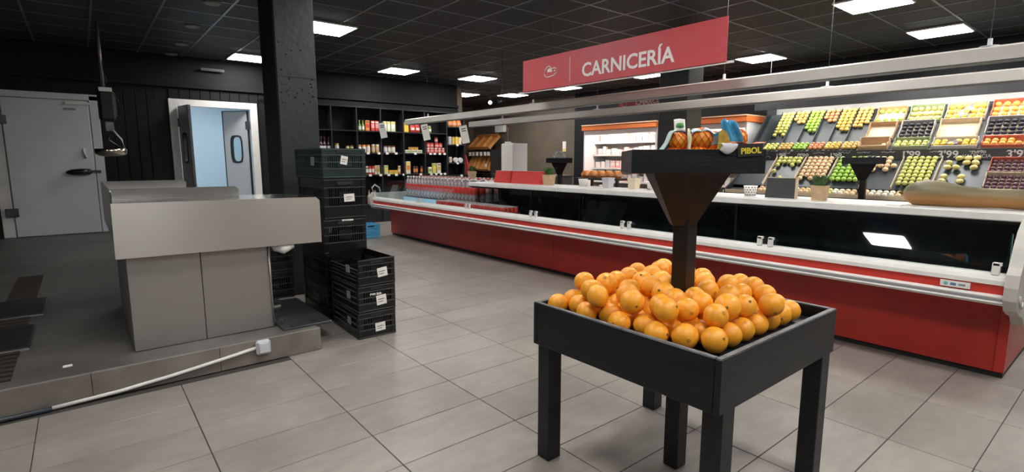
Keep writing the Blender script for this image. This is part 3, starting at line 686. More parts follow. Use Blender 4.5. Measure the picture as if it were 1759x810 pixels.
bd = MB().bbox((3.692, .60, .556), (3.7005, .73, .59), white, .001).build('badge', mc, label='small white maker badge')
MB().lathe([(.010, 0), (.008, .001)], mat('badge_teal', (.15, .45, .42), .4), 8, M=Matrix.Translation((3.6915, .705, .573)) @ Matrix.Rotation(-PI / 2, 4, 'Y')).box((3.6905, .66, .566), (3.6915, .685, .58), mat('badge_blue', (.12, .22, .40), .4)).box((3.6905, .62, .568), (3.6915, .65, .578), greyband).build('badge_mark', bd)
mc2 = meat_counter(4.211, 8.20, 'red fronted refrigerated meat counter holding soft drinks at the shelf wall end', 5.95, False, True, [4.213, 5.45, 6.69, 8.195])
# blue ice tray seen through the glass
bt = thing('blue_tray', 'blue slatted tray lying inside the empty meat counter', 'tray', (4.0, 1.42, .557))
for k in range(4): MB().bbox((-.06 + .04 * k, -.17, 0), (-.035 + .04 * k, .17, .02), mat('tray_blue', (.02, .16, .62), .3), .003).build('slat', bt)
for y in (-.16, .14): MB().box((-.06, y, .0201), (.085, y + .02, .024), MATS['tray_blue']).build('cross_bar', bt)

# ------------------------------------------------------------------ hanging rails over the counter
rod_m = mat('hanger_dark', (.10, .10, .105), .4, metal=.5)
def rail(X, ya, yb, za, zb, dep, label, hangers):
    t = thing('hanging_rail', label, 'hanging rail', (X, 0, 0))
    MB().prism([(0, za), (dep, za), (dep, zb - .01), (dep - .02, zb), (.02, zb), (0, zb - .012)], ya, yb, beam_m).build('casing', t)
    for q in (ya, yb): MB().box((.004, q - .004, za + .004), (dep - .004, q + .004, zb - .013), greyband).build('end_plate', t)
    MB().box((.01, ya + .02, za - .006), (dep - .01, yb - .02, za - .0005), greyband).build('lower_groove', t)
    for y in hangers:
        MB().lathe([(.05, 0), (.05, .006), (.012, .012), (.012, .05)], C_sil, 10, c=(dep / 2, y, zb)).build('hanger_foot', t)
        MB().tube([(dep / 2, y, zb + .05), (dep / 2, y, ZC - .007)], .0025, rod_m, 6).build('hanger_rod', t)
    return t
rail(4.25, -.6, 8.06, 1.835, 1.922, .12, 'long cream rail hung over the meat counter front', [.75, 2.45, 4.9, 7.4])
rail(4.95, -.6, 7.21, 1.785, 1.866, .12, 'long cream rail hung behind the front rail over the service aisle', [1.9, 4.5, 6.4])

# ------------------------------------------------------------------ red hanging signs
sg = thing('hanging_sign', 'long red butcher sign with pale lettering hung above the meat counter', 'sign', (3.9, 3.41, 1.997))
MB().bbox((0, -1.20, 0), (.012, 1.20, .333), red_sign, .002).build('panel', sg)
o = put('lettering', T['carn'], sg, (-.0022, .305, .064), ROT_NX)
xs = [v_.co.x for v_ in T['carn'].vertices]; o.scale = (1.045 / (max(xs) - min(xs)), .95, 1)
MB().box((-.002, .468, .036), (-.0005, .473, .275), sign_white).build('divider', sg)
st_pts = [(.82, .12), (.78, .115), (.70, .125), (.655, .155), (.66, .19), (.70, .20), (.74, .195), (.765, .225), (.80, .222), (.835, .19), (.845, .15)]
MB().tube([(-.003, y, z) for y, z in st_pts + st_pts[:1]], .006, sign_white, 5).build('steak_icon', sg)
MB().add([(-.003, .80, .165), (-.003, .72, .165), (-.003, .735, .185), (-.003, .77, .205), (-.003, .80, .19)], [(0, 1, 2, 3, 4)], sign_white).add([(-.003, .70, .165), (-.003, .685, .165), (-.003, .685, .18), (-.003, .70, .18)], [(0, 1, 2, 3)], sign_white).build('steak_icon', sg)
for y in (-1.05, 0, .72): MB().tube([(.006, y, .333), (.006, y, ZC - .007 - 1.997)], .0015, rod_m, 5).build('wire', sg)
MB().box((.0125, -1.25, -.012), (.03, 1.3, .004), white).build('lower_bar', sg)
s2 = thing('hanging_sign', 'red delicatessen sign hung before the dark wall behind the rails', 'sign', (7.6, 5.75, 2.10))
MB().bbox((0, -.95, 0), (.012, .57, .32), red_sign, .002).build('panel', s2)
put('lettering', T['charc'], s2, (-.002, .20, .10), ROT_NX)
MB().tube([(-.003, .44 + .06 * math.cos(a * .63), .14 + .05 * math.sin(a * .63)) for a in range(11)], .006, sign_white, 5).build('ham_icon', s2)
for y in (-.8, .5): MB().tube([(.006, y, .32), (.006, y, ZC - .007 - 2.10)], .0015, rod_m, 5).build('wire', s2)

# ------------------------------------------------------------------ black wall shelving and groceries
su = thing('wall_shelving', 'tall black open shelving full of groceries along the black wall', 'shelving', (0, 0, 0))
XB = [3.24, 3.74, 4.24, 4.74, 5.24, 5.74, 6.29, 6.75]; ZS = [.37, .965, 1.40, 1.827]; YF, YB = 10.0, 10.285
shelfwood = mat('shelf_black', (.013, .015, .019), .4, var=.3, scale=6)
for x in XB: MB().bbox((x - .012, YF, 0), (x + .012, YB, 2.26), shelfwood, .002).build('upright', su)
MB().bbox((3.228, YF - .002, 2.2605), (6.762, YB, 2.285), shelfwood, .002).build('top_board', su)
MB().box((3.228, YB + .0005, 0), (6.762, 10.3098 - .002, 2.28), shelfwood).build('back_board', su) if False else None
for k in range(7):
    zs = ZS if k < 6 else [.37, .92, 1.195, 1.595, 1.98]
    for z in zs: MB().bbox((XB[k] + .0125, YF + .004, z - .02), (XB[k + 1] - .0125, YB, z), shelfwood, .002).build('shelf', su)
MB().box((3.26, YF + .03, 0), (6.73, YF + .05, .345), shelfwood).build('plinth', su)
tagm = MB().box((-.03, -.003, -.022), (.03, 0, .022), paper).mesh('price_tag')
def tag(x, z): put('price_tag', tagm, su, (x, YF + .0035, z - .012))
for x in (4.45, 4.68, 4.86, 5.06, 5.50, 5.87, 5.97, 6.10, 6.22): tag(x, 1.40)
for x in (4.48, 4.70, 4.88, 5.05, 5.22, 5.62, 5.88, 6.0, 6.12, 6.22): tag(x, .965)
for x, z in ((6.56, 1.595), (6.56, 1.195), (6.66, .92)): tag(x, z)
ITEM = {}
def item(kind, body, lid, band=None):
    key = (kind, body.name, lid.name, band.name if band else '')
    if key in ITEM: return ITEM[key]
    b = MB(); band = band or body
    if kind == 'jar': b.lathe([(.40, 0), (.48, .06), (.48, .25), (.48, .66), (.47, .74), (.40, .80), (.44, .81), (.44, 1.0)], None, 12, mats=[body, body, band, body, body, lid, lid])
    elif kind == 'can': b.lathe([(.48, 0), (.50, .03), (.50, .95), (.46, 1.0)], None, 12, mats=[lid, band, lid])
    elif kind == 'bottle': b.lathe([(.42, 0), (.48, .03), (.48, .12), (.48, .42), (.48, .52), (.20, .68), (.16, .90), (.19, .91), (.19, 1.0)], None, 12, mats=[body, body, band, body, body, body, lid, lid])
    elif kind == 'carton':
        b.bbox((-.48, -.35, 0), (.48, .35, 1), body, .03); b.box((-.40, -.362, .30), (.40, -.351, .70), band); b.box((-.40, -.362, .78), (.40, -.351, .92), lid)
    elif kind == 'bag':
        b.add([(-.48, -.2, 0), (.48, -.2, 0), (.48, .2, 0), (-.48, .2, 0), (-.5, -.32, .45), (.5, -.32, .45), (.5, .32, .45), (-.5, .32, .45), (-.46, -.04, .92), (.46, -.04, .92), (.46, .04, .92), (-.46, .04, .92)],
              [(3, 2, 1, 0), (0, 1, 5, 4), (1, 2, 6, 5), (2, 3, 7, 6), (3, 0, 4, 7), (4, 5, 9, 8), (5, 6, 10, 9), (6, 7, 11, 10), (7, 4, 8, 11)], body, True)
        b.box((-.46, -.03, .92), (.46, .03, 1.0), lid); b.box((-.36, -.34, .28), (.36, -.315, .55), band)
    ITEM[key] = b.mesh(kind); return ITEM[key]
def goods(kind, name, a, b, z, h, body, lid, band, label, group, y=10.09, depth=None):
    wd = (b - a) * .96
    o = put(name, item(kind, body, lid, band), None, ((a + b) / 2, y, z + .0008), None, label, name.replace('_', ' '), group)
    o.scale = (wd, depth or min(wd, .12), h); return o
R1, R2, R3, R4 = 'groceries on the highest stocked shelf', 'groceries on the shelf of jars', 'groceries on the low shelf', 'bottles on the lowest shelf'
for a, b in ((4.30, 4.36), (4.37, 4.43)): goods('bottle', 'sauce_bottle', a, b, 1.827, .20, C_grn, C_yel, C_wht, 'small green bottle with white label beside the red cartons', R1)
goods('carton', 'snack_carton', 4.44, 4.53, 1.827, .20, C_org, C_brn, C_red, 'orange brown carton between green bottles and red cartons', R1)
for a, b in ((4.56, 4.64), (4.645, 4.73)): goods('carton', 'snack_carton', a, b, 1.827, .20, C_red, C_wht, C_pnk, 'bright red carton beside the orange brown carton', R1)
for a, b in ((4.83, 4.90), (4.91, 4.98), (4.99, 5.09)): goods('carton', 'biscuit_carton', a, b, 1.827, .20, C_pale, C_yel, C_wht, 'pale yellow green carton on the upper shelf', R1)
goods('carton', 'biscuit_carton', 5.28, 5.39, 1.827, .20, C_yel, C_org, C_yel, 'deep yellow carton beside red bags', R1)
for a, b in ((5.43, 5.545), (5.55, 5.66)): goods('bag', 'coffee_bag', a, b, 1.827, .18, C_red, C_red, C_wht, 'red foil bag beside the deep yellow carton', R1, depth=.09)
for a, b in ((5.80, 5.86), (5.87, 5.94)): goods('bag', 'coffee_bag', a, b, 1.827, .15, C_grn, C_wht, C_wht, 'green and white bag alone in its bay', R1, depth=.08)
for a, b in ((6.36, 6.47), (6.48, 6.59), (6.60, 6.71)): goods('bag', 'snack_bag', a, b, 1.98, .15, C_org, C_red, C_pnk, 'orange red snack bag in the narrow end bay', R1, depth=.10)
for x in (3.56, 3.625, 3.705): goods('bottle', 'wine_bottle', x - .035, x + .035, 1.40, .29, C_wine, C_brn, C_wht, 'dark red wine bottle with white label above the crates', R2, depth=.07)
goods('jar', 'jar', 3.81, 3.90, 1.40, .17, C_pale, C_gold, C_wht, 'tall pale green jar beside the wine bottles', R2)
for a, b in ((4.03, 4.10), (4.11, 4.19)): goods('jar', 'jar', a, b, 1.40, .14, C_pale, C_brn, C_gold, 'squat olive jar above the crates', R2)
for a, b in ((4.27, 4.35), (4.36, 4.44), (4.445, 4.535)): goods('jar', 'jar', a, b, 1.40, .155, C_cream, C_org, C_wht, 'cream jar with orange lid on the middle shelf', R2)
for a, b in ((4.56, 4.64), (4.645, 4.73)): goods('jar', 'jar', a, b, 1.40, .165, C_gold, C_cream, C_choc, 'golden jar with cream lid on the middle shelf', R2)
for a, b, m in ((4.82, 4.90, C_sil), (4.91, 4.985, C_choc), (4.99, 5.08, C_cream)): goods('jar', 'jar', a, b, 1.40, .145, m, C_brn, C_wht, 'small %s jar with brown lid' % {C_sil: 'grey', C_choc: 'brown', C_cream: 'cream'}[m], R2)
for a, b in ((5.29, 5.42), (5.43, 5.55), (5.56, 5.70)): goods('carton', 'tea_carton', a, b, 1.40, .065, C_wht, C_cream, C_grn, 'low white carton on the middle shelf', R2, depth=.12)
for a, b in ((5.40, 5.50), (5.51, 5.60)): goods('carton', 'tea_carton', a, b, 1.466, .06, C_gold, C_brn, C_org, 'low golden carton stacked on white cartons', R2, depth=.12)
for a, b in ((5.80, 5.895), (5.90, 5.995), (6.0, 6.09), (6.095, 6.18), (6.185, 6.27)):
    goods('jar', 'jar', a, b, 1.40, .115, C_red, C_wht, C_pnk, 'red jar with white lid in the lower layer of its bay', R2)
for a, b in ((5.81, 5.90), (5.905, 5.995), (6.03, 6.12), (6.125, 6.21)): goods('jar', 'jar', a, b, 1.516, .105, C_red, C_red, C_pnk, 'red jar with red lid stacked on white lidded jars', R2)
goods('jar', 'jar', 6.02, 6.10, 1.622, .12, C_brn, C_red, C_pnk, 'dark jar topping the stack of red jars', R2)
for a, b, m, l, n_ in ((6.36, 6.45, C_sil, C_wht, 'silver'), (6.455, 6.54, C_gold, C_brn, 'gold'), (6.545, 6.63, C_yel, C_yel, 'yellow'), (6.635, 6.72, C_cream, C_brn, 'cream')): goods('can', 'food_can', a, b, 1.595, .17, m, l, m, n_ + ' food can in the narrow end bay', R2)
for a, b, m in ((4.28, 4.345, C_brn), (4.35, 4.41, C_brn), (4.415, 4.475, C_brn), (4.48, 4.54, C_red), (4.545, 4.605, C_red)): goods('jar', 'jar', a, b, .965, .17, m, C_wht if m is C_brn else C_red, C_wht, 'dark jar with white lid on the low shelf' if m is C_brn else 'red jar on the low shelf', R3)
for a, b in ((4.61, 4.665), (4.67, 4.725)): goods('carton', 'rice_carton', a, b, .965, .18, C_cream, C_org, C_gold, 'cream and gold carton on the low shelf', R3)
goods('carton', 'rice_carton', 4.81, 4.90, .965, .18, C_pale, C_grn, C_yel, 'green and yellow carton on the low shelf', R3)
for a, b in ((4.91, 5.01), (5.015, 5.115)): goods('carton', 'stock_carton', a, b, .965, .08, C_yel, C_org, C_gold, 'low yellow carton on the low shelf', R3, depth=.12)
goods('jar', 'jar', 5.13, 5.195, .965, .17, C_org, C_cream, C_wht, 'orange jar with cream lid on the low shelf', R3)
goods('bag', 'flour_bag', 5.2, 5.228, .965, .15, C_wht, C_wht, C_sil, 'slim white paper bag on the low shelf', R3, depth=.1) if False else None
goods('carton', 'cereal_carton', 5.30, 5.41, .965, .26, C_cream, C_yel, C_org, 'tall cream carton with yellow top and orange logo', R3)
for a, b in ((5.49, 5.54), (5.545, 5.60), (5.66, 5.72)): goods('jar', 'jar', a, b, .965, .16, C_brn, C_brn, C_org, 'brown jar beside the tall cream carton', R3)
goods('carton', 'pasta_carton', 5.84, 5.93, .965, .14, C_pale, C_wht, C_grn, 'short pale green carton on the low shelf', R3)
goods('carton', 'pasta_carton', 5.95, 6.04, .965, .22, C_tea, C_grn, C_yel, 'tall lime yellow carton on the low shelf', R3)
goods('carton', 'pasta_carton', 6.06, 6.16, .965, .22, C_wht, C_brn, C_gold, 'tall white carton with dark window on the low shelf', R3)
goods('jar', 'jar', 6.37, 6.46, 1.195, .13, C_cream, C_wht, C_choc, 'cream jar in the narrow end bay', R3)
canr = item('can', C_sil, C_sil, C_wht)
for x, z in ((6.54, 1.255), (6.665, 1.25)):
    o = put('cake_tin', canr, None, (x, 10.09, z), (PI / 2, 0, 0), 'round silver tin standing on edge in the end bay', 'tin', R3); o.scale = (.115, .115, .06)
goods('bottle', 'juice_bottle', 4.43, 4.52, .37, .29, C_choc, C_brn, C_pnk, 'brown chocolate drink bottle on the lowest shelf', R4)
goods('bottle', 'juice_bottle', 4.56, 4.65, .37, .29, C_choc, C_brn, C_pnk, 'brown chocolate drink bottle on the lowest shelf', R4)
goods('bottle', 'juice_bottle', 4.68, 4.77, .37, .29, C_tea, C_sil, C_pale, 'lime yellow juice bottle on the lowest shelf', R4)

# ------------------------------------------------------------------ drinks in the far counter
def soda(body, label_m, cap):
    b = MB(); b.lathe([(.030, 0), (.046, .015), (.047, .09), (.044, .12), (.047, .13), (.047, .20), (.044, .215), (.040, .25), (.018, .30), (.015, .318), (.019, .319), (.019, .340)], None, 10,
                      mats=[body, body, body, label_m, label_m, label_m, body, body, body, cap, cap]); return b.mesh('soda_bottle')
lowp = mat('shrink_wrap_highlit', (.66, .70, .72), .12, var=.35, scale=25, rnd=.2); colaw = mat('cola_wrap_highlit', (.16, .05, .045), .1, col2=(.55, .50, .52), var=.4, scale=22)  # pale tone and mottling paint in the white highlights of the clear wrap
sb1 = soda(lowp, C_wht, C_teal); sb2 = soda(colaw, C_red, C_wht); sb3 = soda(lowp, C_pnk, C_red); sb4 = soda(colaw, C_red, C_sil)
dk = MB().bbox((4.22, 6.02, .5568), (4.79, 8.14, .65), steel_dark, .003).build('drinks_riser', label='low dark riser under the soft drink bottles in the counter', cat='riser')
for i in range(5):
    for j in range(21):
        x, y = 4.28 + .108 * i, 6.08 + .0985 * j
        if i == 0: m, lb = sb2, 'cola bottle with red label in the front row of the far counter'
        elif i == 4: m, lb = sb1, 'clear water bottle with teal cap in the back row of the counter'
        elif i == 3: m, lb = sb3, 'clear soda bottle with pink label among the packed drinks'
        elif (i + j) % 2: m, lb = sb4, 'cola bottle with silver cap among the packed drinks'
        else: m, lb = sb3, 'clear soda bottle with pink label among the packed drinks'
        put('soda_bottle', m, None, (x, y, .6508), None, lb, 'bottle', 'soft drink bottles in the counter')
cn = MB().lathe([(.024, 0), (.032, .008), (.0318, .02), (.0318, .098), (.028, .112), (.028, .115), (.001, .113)], None, 12, mats=[C_sil, C_sil, C_red, C_red, C_sil, C_sil]).mesh('drink_can')
wrapm = mat('can_tray_red', (.30, .03, .03), .3, var=.2, scale=20)
for k in range(4):
    ty = 5.03 + .405 * k
    tr = thing('can_tray', 'dark red cardboard tray packed with drink cans inside the counter', 'tray', (4.08, ty, .5568), group='can trays in the counter')
    MB().box((-.135, 0, 0), (.135, .40, .004), wrapm).build('base', tr)
    for a, b in (((-.135, 0, .0042), (-.131, .40, .05)), ((.131, 0, .0042), (.135, .40, .05)), ((-.131, 0, .0042), (.131, .004, .05)), ((-.131, .396, .0042), (.131, .40, .05))): MB().box(a, b, wrapm).build('side', tr)
    for i in range(4):
        for j in range(6):
            put('drink_can', cn, None, (4.08 - .0968 + .0645 * i, ty + .0385 + .0646 * j, .5615), None, 'red drink can packed in a tray inside the counter', 'can', 'drink cans in the counter')

# ------------------------------------------------------------------ things on the counter shelf
ZT = .9555
def plant(label, x, y, r, h):
    t = thing('potted_plant', label, 'potted plant', (x, y, ZT)); w0, w1 = r * .78, r
    vs = []
    for w_, z in ((w0, 0), (w1, h), (w1 * .93, h), (w0 * .95, h * .85)): vs += [(-w_, -w_, z), (w_, -w_, z), (w_, w_, z), (-w_, w_, z)]
    fs = [(3, 2, 1, 0)] + [(4 * k + i, 4 * k + (i + 1) % 4, 4 * k + 4 + (i + 1) % 4, 4 * k + 4 + i) for k in range(3) for i in range(4)] + [(12, 13, 14, 15)]
    MB().add(vs, fs, pot_m).build('pot', t)
    MB().box((-w1 * .86, -w1 * .86, h * .86), (w1 * .86, w1 * .86, h * .93), mat('soil', (.05, .035, .02), .9)).build('soil', t)
    g = MB(); rr = random.Random(int(y * 100))
    for k in range(190):
        a, q = rr.uniform(0, 2 * PI), rr.uniform(0, r * .8); px, py = q * math.cos(a), q * math.sin(a)
        L = rr.uniform(.55, 1.0) * r * 1.9; b_ = rr.uniform(.2, 1.15) * r
        ex, ey = px + b_ * math.cos(a) * 1.1, py + b_ * math.sin(a) * 1.1; wd = .0042; nx, ny = -math.sin(a) * wd, math.cos(a) * wd
        mx, my = (px * .6 + ex * .4), (py * .6 + ey * .4)
        g.add([(px - nx, py - ny, h * .92), (px + nx, py + ny, h * .92), (mx + nx, my + ny, h * .92 + L * .65), (mx - nx, my - ny, h * .92 + L * .65), (ex, ey, h * .92 + L)], [(0, 1, 2, 3), (3, 2, 4)], grass)
    f = g.build('foliage', t); return t
plant('grassy green plant in a tan paper pot beside the small chalkboard', 4.24, 1.60, .050, .110)
plant('grassy green plant in a tan paper pot beside the red boxes', 4.32, 4.62, .058, .125)
plant('grassy green plant in a tan paper pot among the drinks end', 4.93, 7.10, .055, .12)
dots = None
def dotted_cup(label, x, y, r, h):
    t = thing('dotted_cup', label, 'cup', (x, y, ZT))
    MB().lathe([(r * .78, 0), (r, h), (r * .94, h), (r * .72, .006), (.001, .006)], C_wht, 20).build('body', t)
    d = MB()
    for j in range(4):
        for i in range(14):
            a = (i + .5 * (j % 2)) * 2 * PI / 14; z = h * (.15 + .23 * j); R = r * (.78 + .22 * z / h) + .0006; s = r * .10
            M = Matrix.Translation((R * math.cos(a), R * math.sin(a), z)) @ Matrix.Rotation(a, 4, 'Z') @ Matrix.Rotation(PI / 2, 4, 'Y')
            d.add([(s * math.cos(q), s * math.sin(q), 0) for q in (0, 1.05, 2.09, 3.14, 4.19, 5.24)], [(0, 1, 2, 3, 4, 5)], ink, M=M)
    d.build('dots', t)
dotted_cup('white cup with black polka dots beside the chalkboard', 4.33, 2.17, .055, .085)
dotted_cup('white cup with black polka dots between the plant and cream tubs', 4.41, 4.15, .055, .085)
dotted_cup('white cup with black polka dots partly hidden behind the stand funnel', 4.42, 3.22, .055, .085)
def tub(label, x, y, m):
    t = thing('plastic_tub', label, 'tub', (x, y, ZT))
    MB().lathe([(.052, 0), (.068, .10), (.071, .10), (.071, .112), (.062, .112), (.048, .006), (.001, .006)], m, 4, smooth=False, M=rotm(PI / 4)).build('body', t)
    MB().box((-.052, -.052, .006), (.052, .052, .0065), m).build('base', t) if False else None
tub('translucent grey plastic tub in front of the lit fridge', 4.36, 3.74, mat('tub_grey', (.50, .50, .52), .3))
tub('cream plastic tub beside the translucent grey tub', 4.39, 3.42, mat('tub_cream', (.70, .60, .42), .35))
t = thing('chalkboard', 'small blank chalkboard leaning upright on the counter shelf', 'chalkboard', (4.26, 1.90, ZT), (0, 0, 0))
MB().add([(0, -.115, 0), (0, .115, 0), (.03, .115, .155), (.03, -.115, .155), (.008, -.115, 0), (.008, .115, 0), (.038, .115, .155), (.038, -.115, .155)],
         [(0, 1, 2, 3), (7, 6, 5, 4), (0, 4, 5, 1), (1, 5, 6, 2), (2, 6, 7, 3), (3, 7, 4, 0)], slate).build('slate', t)
MB().box((.029, -.118, .1551), (.039, .118, .160), tan).box((-.002, -.121, 0), (.04, -.1155, .157), tan).build('edge_trim', t)
MB().add([(.06, -.02, 0), (.06, .02, 0), (.039, .02, .13), (.039, -.02, .13), (.065, -.02, 0), (.065, .02, 0), (.043, .02, .135), (.043, -.02, .135)], [(0, 1, 2, 3), (7, 6, 5, 4), (0, 4, 5, 1), (1, 5, 6, 2), (2, 6, 7, 3), (3, 7, 4, 0)], tan).build('back_strut', t)
# long squash
sq = thing('long_squash', 'very long green and orange squash lying on the counter shelf', 'squash', (4.30, 0, ZT))
ys = [1.105, 1.09, 1.05, .98, .90, .80, .70, .60, .50, .40, .32, .29]; rs = [.012, .046, .072, .084, .080, .068, .060, .058, .061, .066, .048, .010]
b = MB(); b.tube([(.01 * math.sin(k), y, max(r, .062) + .001 if r > .05 else .075) for k, (y, r) in enumerate(zip(ys, rs))], rs, squash_m, 20).build('flesh', sq)
MB().tube([(.0, 1.104, .076), (.005, 1.125, .080)], [.012, .008], stem_m, 8).build('stem', sq)
ot = thing('shelf_cloth', 'pale folded paper pad lying under the squash tip', 'paper', (4.21, 1.09, ZT))
MB().bbox((-.04, -.03, 0), (.02, .04, .004), paper, .001).build('sheet', ot) if False else MB().bbox((-.10, -.03, 0), (-.03, .05, .006), paper, .001).build('sheet', ot)
# red boxes
for lb, ya, yb in (('red plastic box with folded end beside the potted plant', 4.74, 5.36), ('shorter red plastic box beside the white cabinet', 5.375, 5.72)):
    t = thing('red_box', lb, 'box', (4.40, 0, ZT)); hh = .145
    vs = [(-.07, ya + .0, 0), (.09, ya, 0), (.09, yb, 0), (-.07, yb, 0), (-.05, ya + .02, hh), (.07, ya + .02, hh), (.07, yb - .02, hh), (-.05, yb - .02, hh)]
    MB().add(vs, [(3, 2, 1, 0), (4, 5, 6, 7), (0, 1, 5, 4), (1, 2, 6, 5), (2, 3, 7, 6), (3, 0, 4, 7)], red_box).build('body', t)
    MB().bbox((-.055, ya + .015, hh + .0005), (.075, yb - .015, hh + .012), red_box, .004).build('lid', t)
    MB().box((-.078, ya + .03, .03), (-.0702, ya + .05, .05), red_box).build('catch', t)

# ------------------------------------------------------------------ hanging price cards
for lb, x, y, z, top in (('white price card hanging from the ceiling before the wall shelves', 4.0, 8.32, 1.62, ZC - .007), ('white price card hung beneath the end of the front rail', 4.30, 7.42, 1.565, 1.8185), ('white price card hung under the front rail near the bread rack', 4.30, 6.33, 1.49, 1.8185)):
    t = thing('price_card', lb, 'price card', (x, y, z))
    M = Matrix.Rotation(math.radians(52), 4, 'Z') @ Matrix.Rotation(-.20, 4, 'X')
    MB().box((-.001, -.055, 0), (.001, .055, .25), paper, M=M).build('sheet', t)
    pb = MB()
    for q in (.20, .17): pb.box((-.0022, -.035, q), (-.0012, .03, q + .012), ink, M=M)
    pb.build('print', t)
    put('lettering', T['card'], t, (-.0022, .055, .06), (M @ FACE_NX.to_4x4()).to_euler()).scale = (.55, .7, .3)
    MB().tube([M @ Vector((0, 0, .25)), (0, .04, top - z)], .001, rod_m, 4).build('string', t)

# ------------------------------------------------------------------ lit wall fridges
def fridge(label, ya, yb, top):
    t = thing('display_fridge', label, 'fridge', (9.15, 0, 0)); D = .78
    MB().bbox((D - .04, ya, .02), (D, yb, top), fr_white, .004).build('back_panel', t)
    for y in (ya, yb - .04): MB().bbox((0, y, .02), (D - .041, y + .04, top - .001), fr_white, .004).build('side_panel', t)
    MB().bbox((.0, ya + .041, .02), (D - .041, yb - .041, .50), mat('fridge_tub', (.16, .17, .18), .4), .004).build('base_tub', t)
    MB().bbox((-.06, ya - .02, top + .0005), (D, yb + .02, top + .10), fr_orange, .006).build('canopy', t)
    MB().bbox((-.07, ya - .02, top + .101), (D, yb + .02, top + .125), cm('peach', (.85, .50, .30)), .004).build('canopy_trim', t)
    MB().bbox((.0, ya + .041, top - .10), (.05, yb - .041, top - .002), fr_white, .004).build('header', t)
    MB().tube([(.08, ya + .06, top - .05), (.08, yb - .06, top - .05)], .016, frtube, 8).build('lamp_tube', t)
    for z in (.78, 1.08, 1.38, 1.66):
        sh = MB().bbox((.22 + (z - .78) * .12, ya + .041, z - .02), (D - .041, yb - .041, z), fr_white, .003).build('shelf', t)
        MB().box((.215 + (z - .78) * .12, ya + .05, z - .035), (.2195 + (z - .78) * .12, yb - .05, z + .005), C_wht).build('ticket_rail', sh)
    return t
fridge('white open display fridge with orange canopy beside the dark column', 6.60, 8.62, 1.92)
fridge('white open display fridge with orange canopy behind the stand top', 4.72, 6.00, 1.92)
rf = random.Random(5); PK = [(C_wht, 'white'), (C_wht, 'white'), (C_wht, 'white'), (C_cream, 'cream'), (C_sil, 'silver'), (C_pnk, 'pink')]
for fy0, fy1, wh in ((6.68, 8.54, 'fridge beside the column'), (4.80, 5.92, 'fridge behind the stand top')):
    for z in (.5005, .7805, 1.0805, 1.3805, 1.6605):
        y = fy0; 
        while y < fy1 - .12:
            w_ = rf.uniform(.09, .17); 
            m, cn_ = rf.choice(PK if z > .6 else [(C_org, 'orange'), (C_wht, 'white'), (C_choc, 'brown'), (C_pnk, 'pink'), (C_wht, 'white')])
            hgt = rf.uniform(.10, .19) if z > .6 else rf.uniform(.12, .2)
            o = put('dairy_pack', item('carton', m, C_wht, C_sil if rf.random() < .5 else C_wht), None, (9.15 + (.34 if z > .6 else .15) + (z - .78) * .12 * (z > .6), y + w_ / 2, z + .0006), (0, 0, -PI / 2),
                    '%s food pack on a shelf of the %s' % (cn_, wh), 'food pack', 'packs in the display fridges'); o.scale = (w_ * .94, .13, hgt)
            y += w_ + rf.choice([.005, .01, .03])

# ------------------------------------------------------------------ two tier fruit wall
fw = thing('fruit_display', 'long two tier black fruit display with chalk price board by the wall', 'fruit display', (0, 0, 0))
FY0, FY1 = .30, 4.50
MB().box((9.70, FY0, .0), (9.74, FY1, 2.30), wallwhite).build('back_panel', fw)
for k in range(5): MB().box((9.695, FY0 + .55 + .8 * k, 1.4), (9.6995, FY0 + .556 + .8 * k, 2.3), greyband).build('panel_joint', fw)
UA, UB = (8.99, 1.455), (9.52, 2.03)       # upper slope: front foot and back top (x, z)
LA, LB = (8.33, .86), (8.80, 1.27)         # lower slope
def slope_board(A_, B_, ya, yb, nm='slope_board'):
    n_ = Vector((-(B_[1] - A_[1]), B_[0] - A_[0])).normalized() * .012
    return MB().prism([(A_[0], A_[1]), (B_[0], B_[1]), (B_[0] - n_.x, B_[1] - n_.y), (A_[0] - n_.x, A_[1] - n_.y)], ya, yb, binboard).build(nm, fw)
slope_board(UA, UB, FY0, FY1 - .03); slope_board(LA, LB, FY0, FY1 - .03)
MB().prism([(8.80, 1.385), (8.988, 1.485), (8.988, 1.475), (8.80, 1.372)], FY0, FY1 - .03, binboard).build('front_ledge', fw)
MB().prism([(8.10, .725), (8.325, .80), (8.325, .812), (8.10, .737)], FY0, FY1 - .03, binboard).build('front_ledge', fw)
MB().box((8.10, FY0, .0), (8.13, FY1 - .03, .7395), blackwood).build('front_panel', fw)
pbd = MB().bbox((8.775, FY0, 1.255), (8.7995, FY1 - .03, 1.392), slate, .002).build('price_board', fw)
MB().box((8.08, FY0, .74), (8.0995, FY1 - .03, .79), tan).build('front_lip', fw)
MB().prism([(8.10, .0), (9.69, .0), (9.69, 2.32), (9.46, 2.32), (9.38, 2.02), (8.84, 1.44), (8.80, 1.28), (8.40, .96), (8.10, .80)], FY1 - .028, FY1, mat('side_panel_black', (.016, .02, .026), .4)).build('side_panel', fw)
aw = MB().bbox((8.90, FY0 - .3, 2.068), (8.92, FY1 - .02, 2.205), grey_awn, .003).build('lamp_canopy', fw)
MB().bbox((8.9205, FY0 - .3, 2.185), (9.30, FY1 - .02, 2.205), grey_awn, .003).build('canopy_roof', aw)
MB().tube([(9.0, FY0, 2.15), (9.0, FY1 - .2, 2.15)], .016, tube_m, 8).build('lamp_tube', aw)
MB().tube([(9.15, FY0, 2.15), (9.15, FY1 - .2, 2.15)], .016, tube_m, 8).build('lamp_tube', aw)
for y in (1.2, 2.9, 4.3): MB().tube([(9.02, y, 2.20), (9.02, y, ZC - .007)], .0025, rod_m, 5).build('hanger_rod', fw)
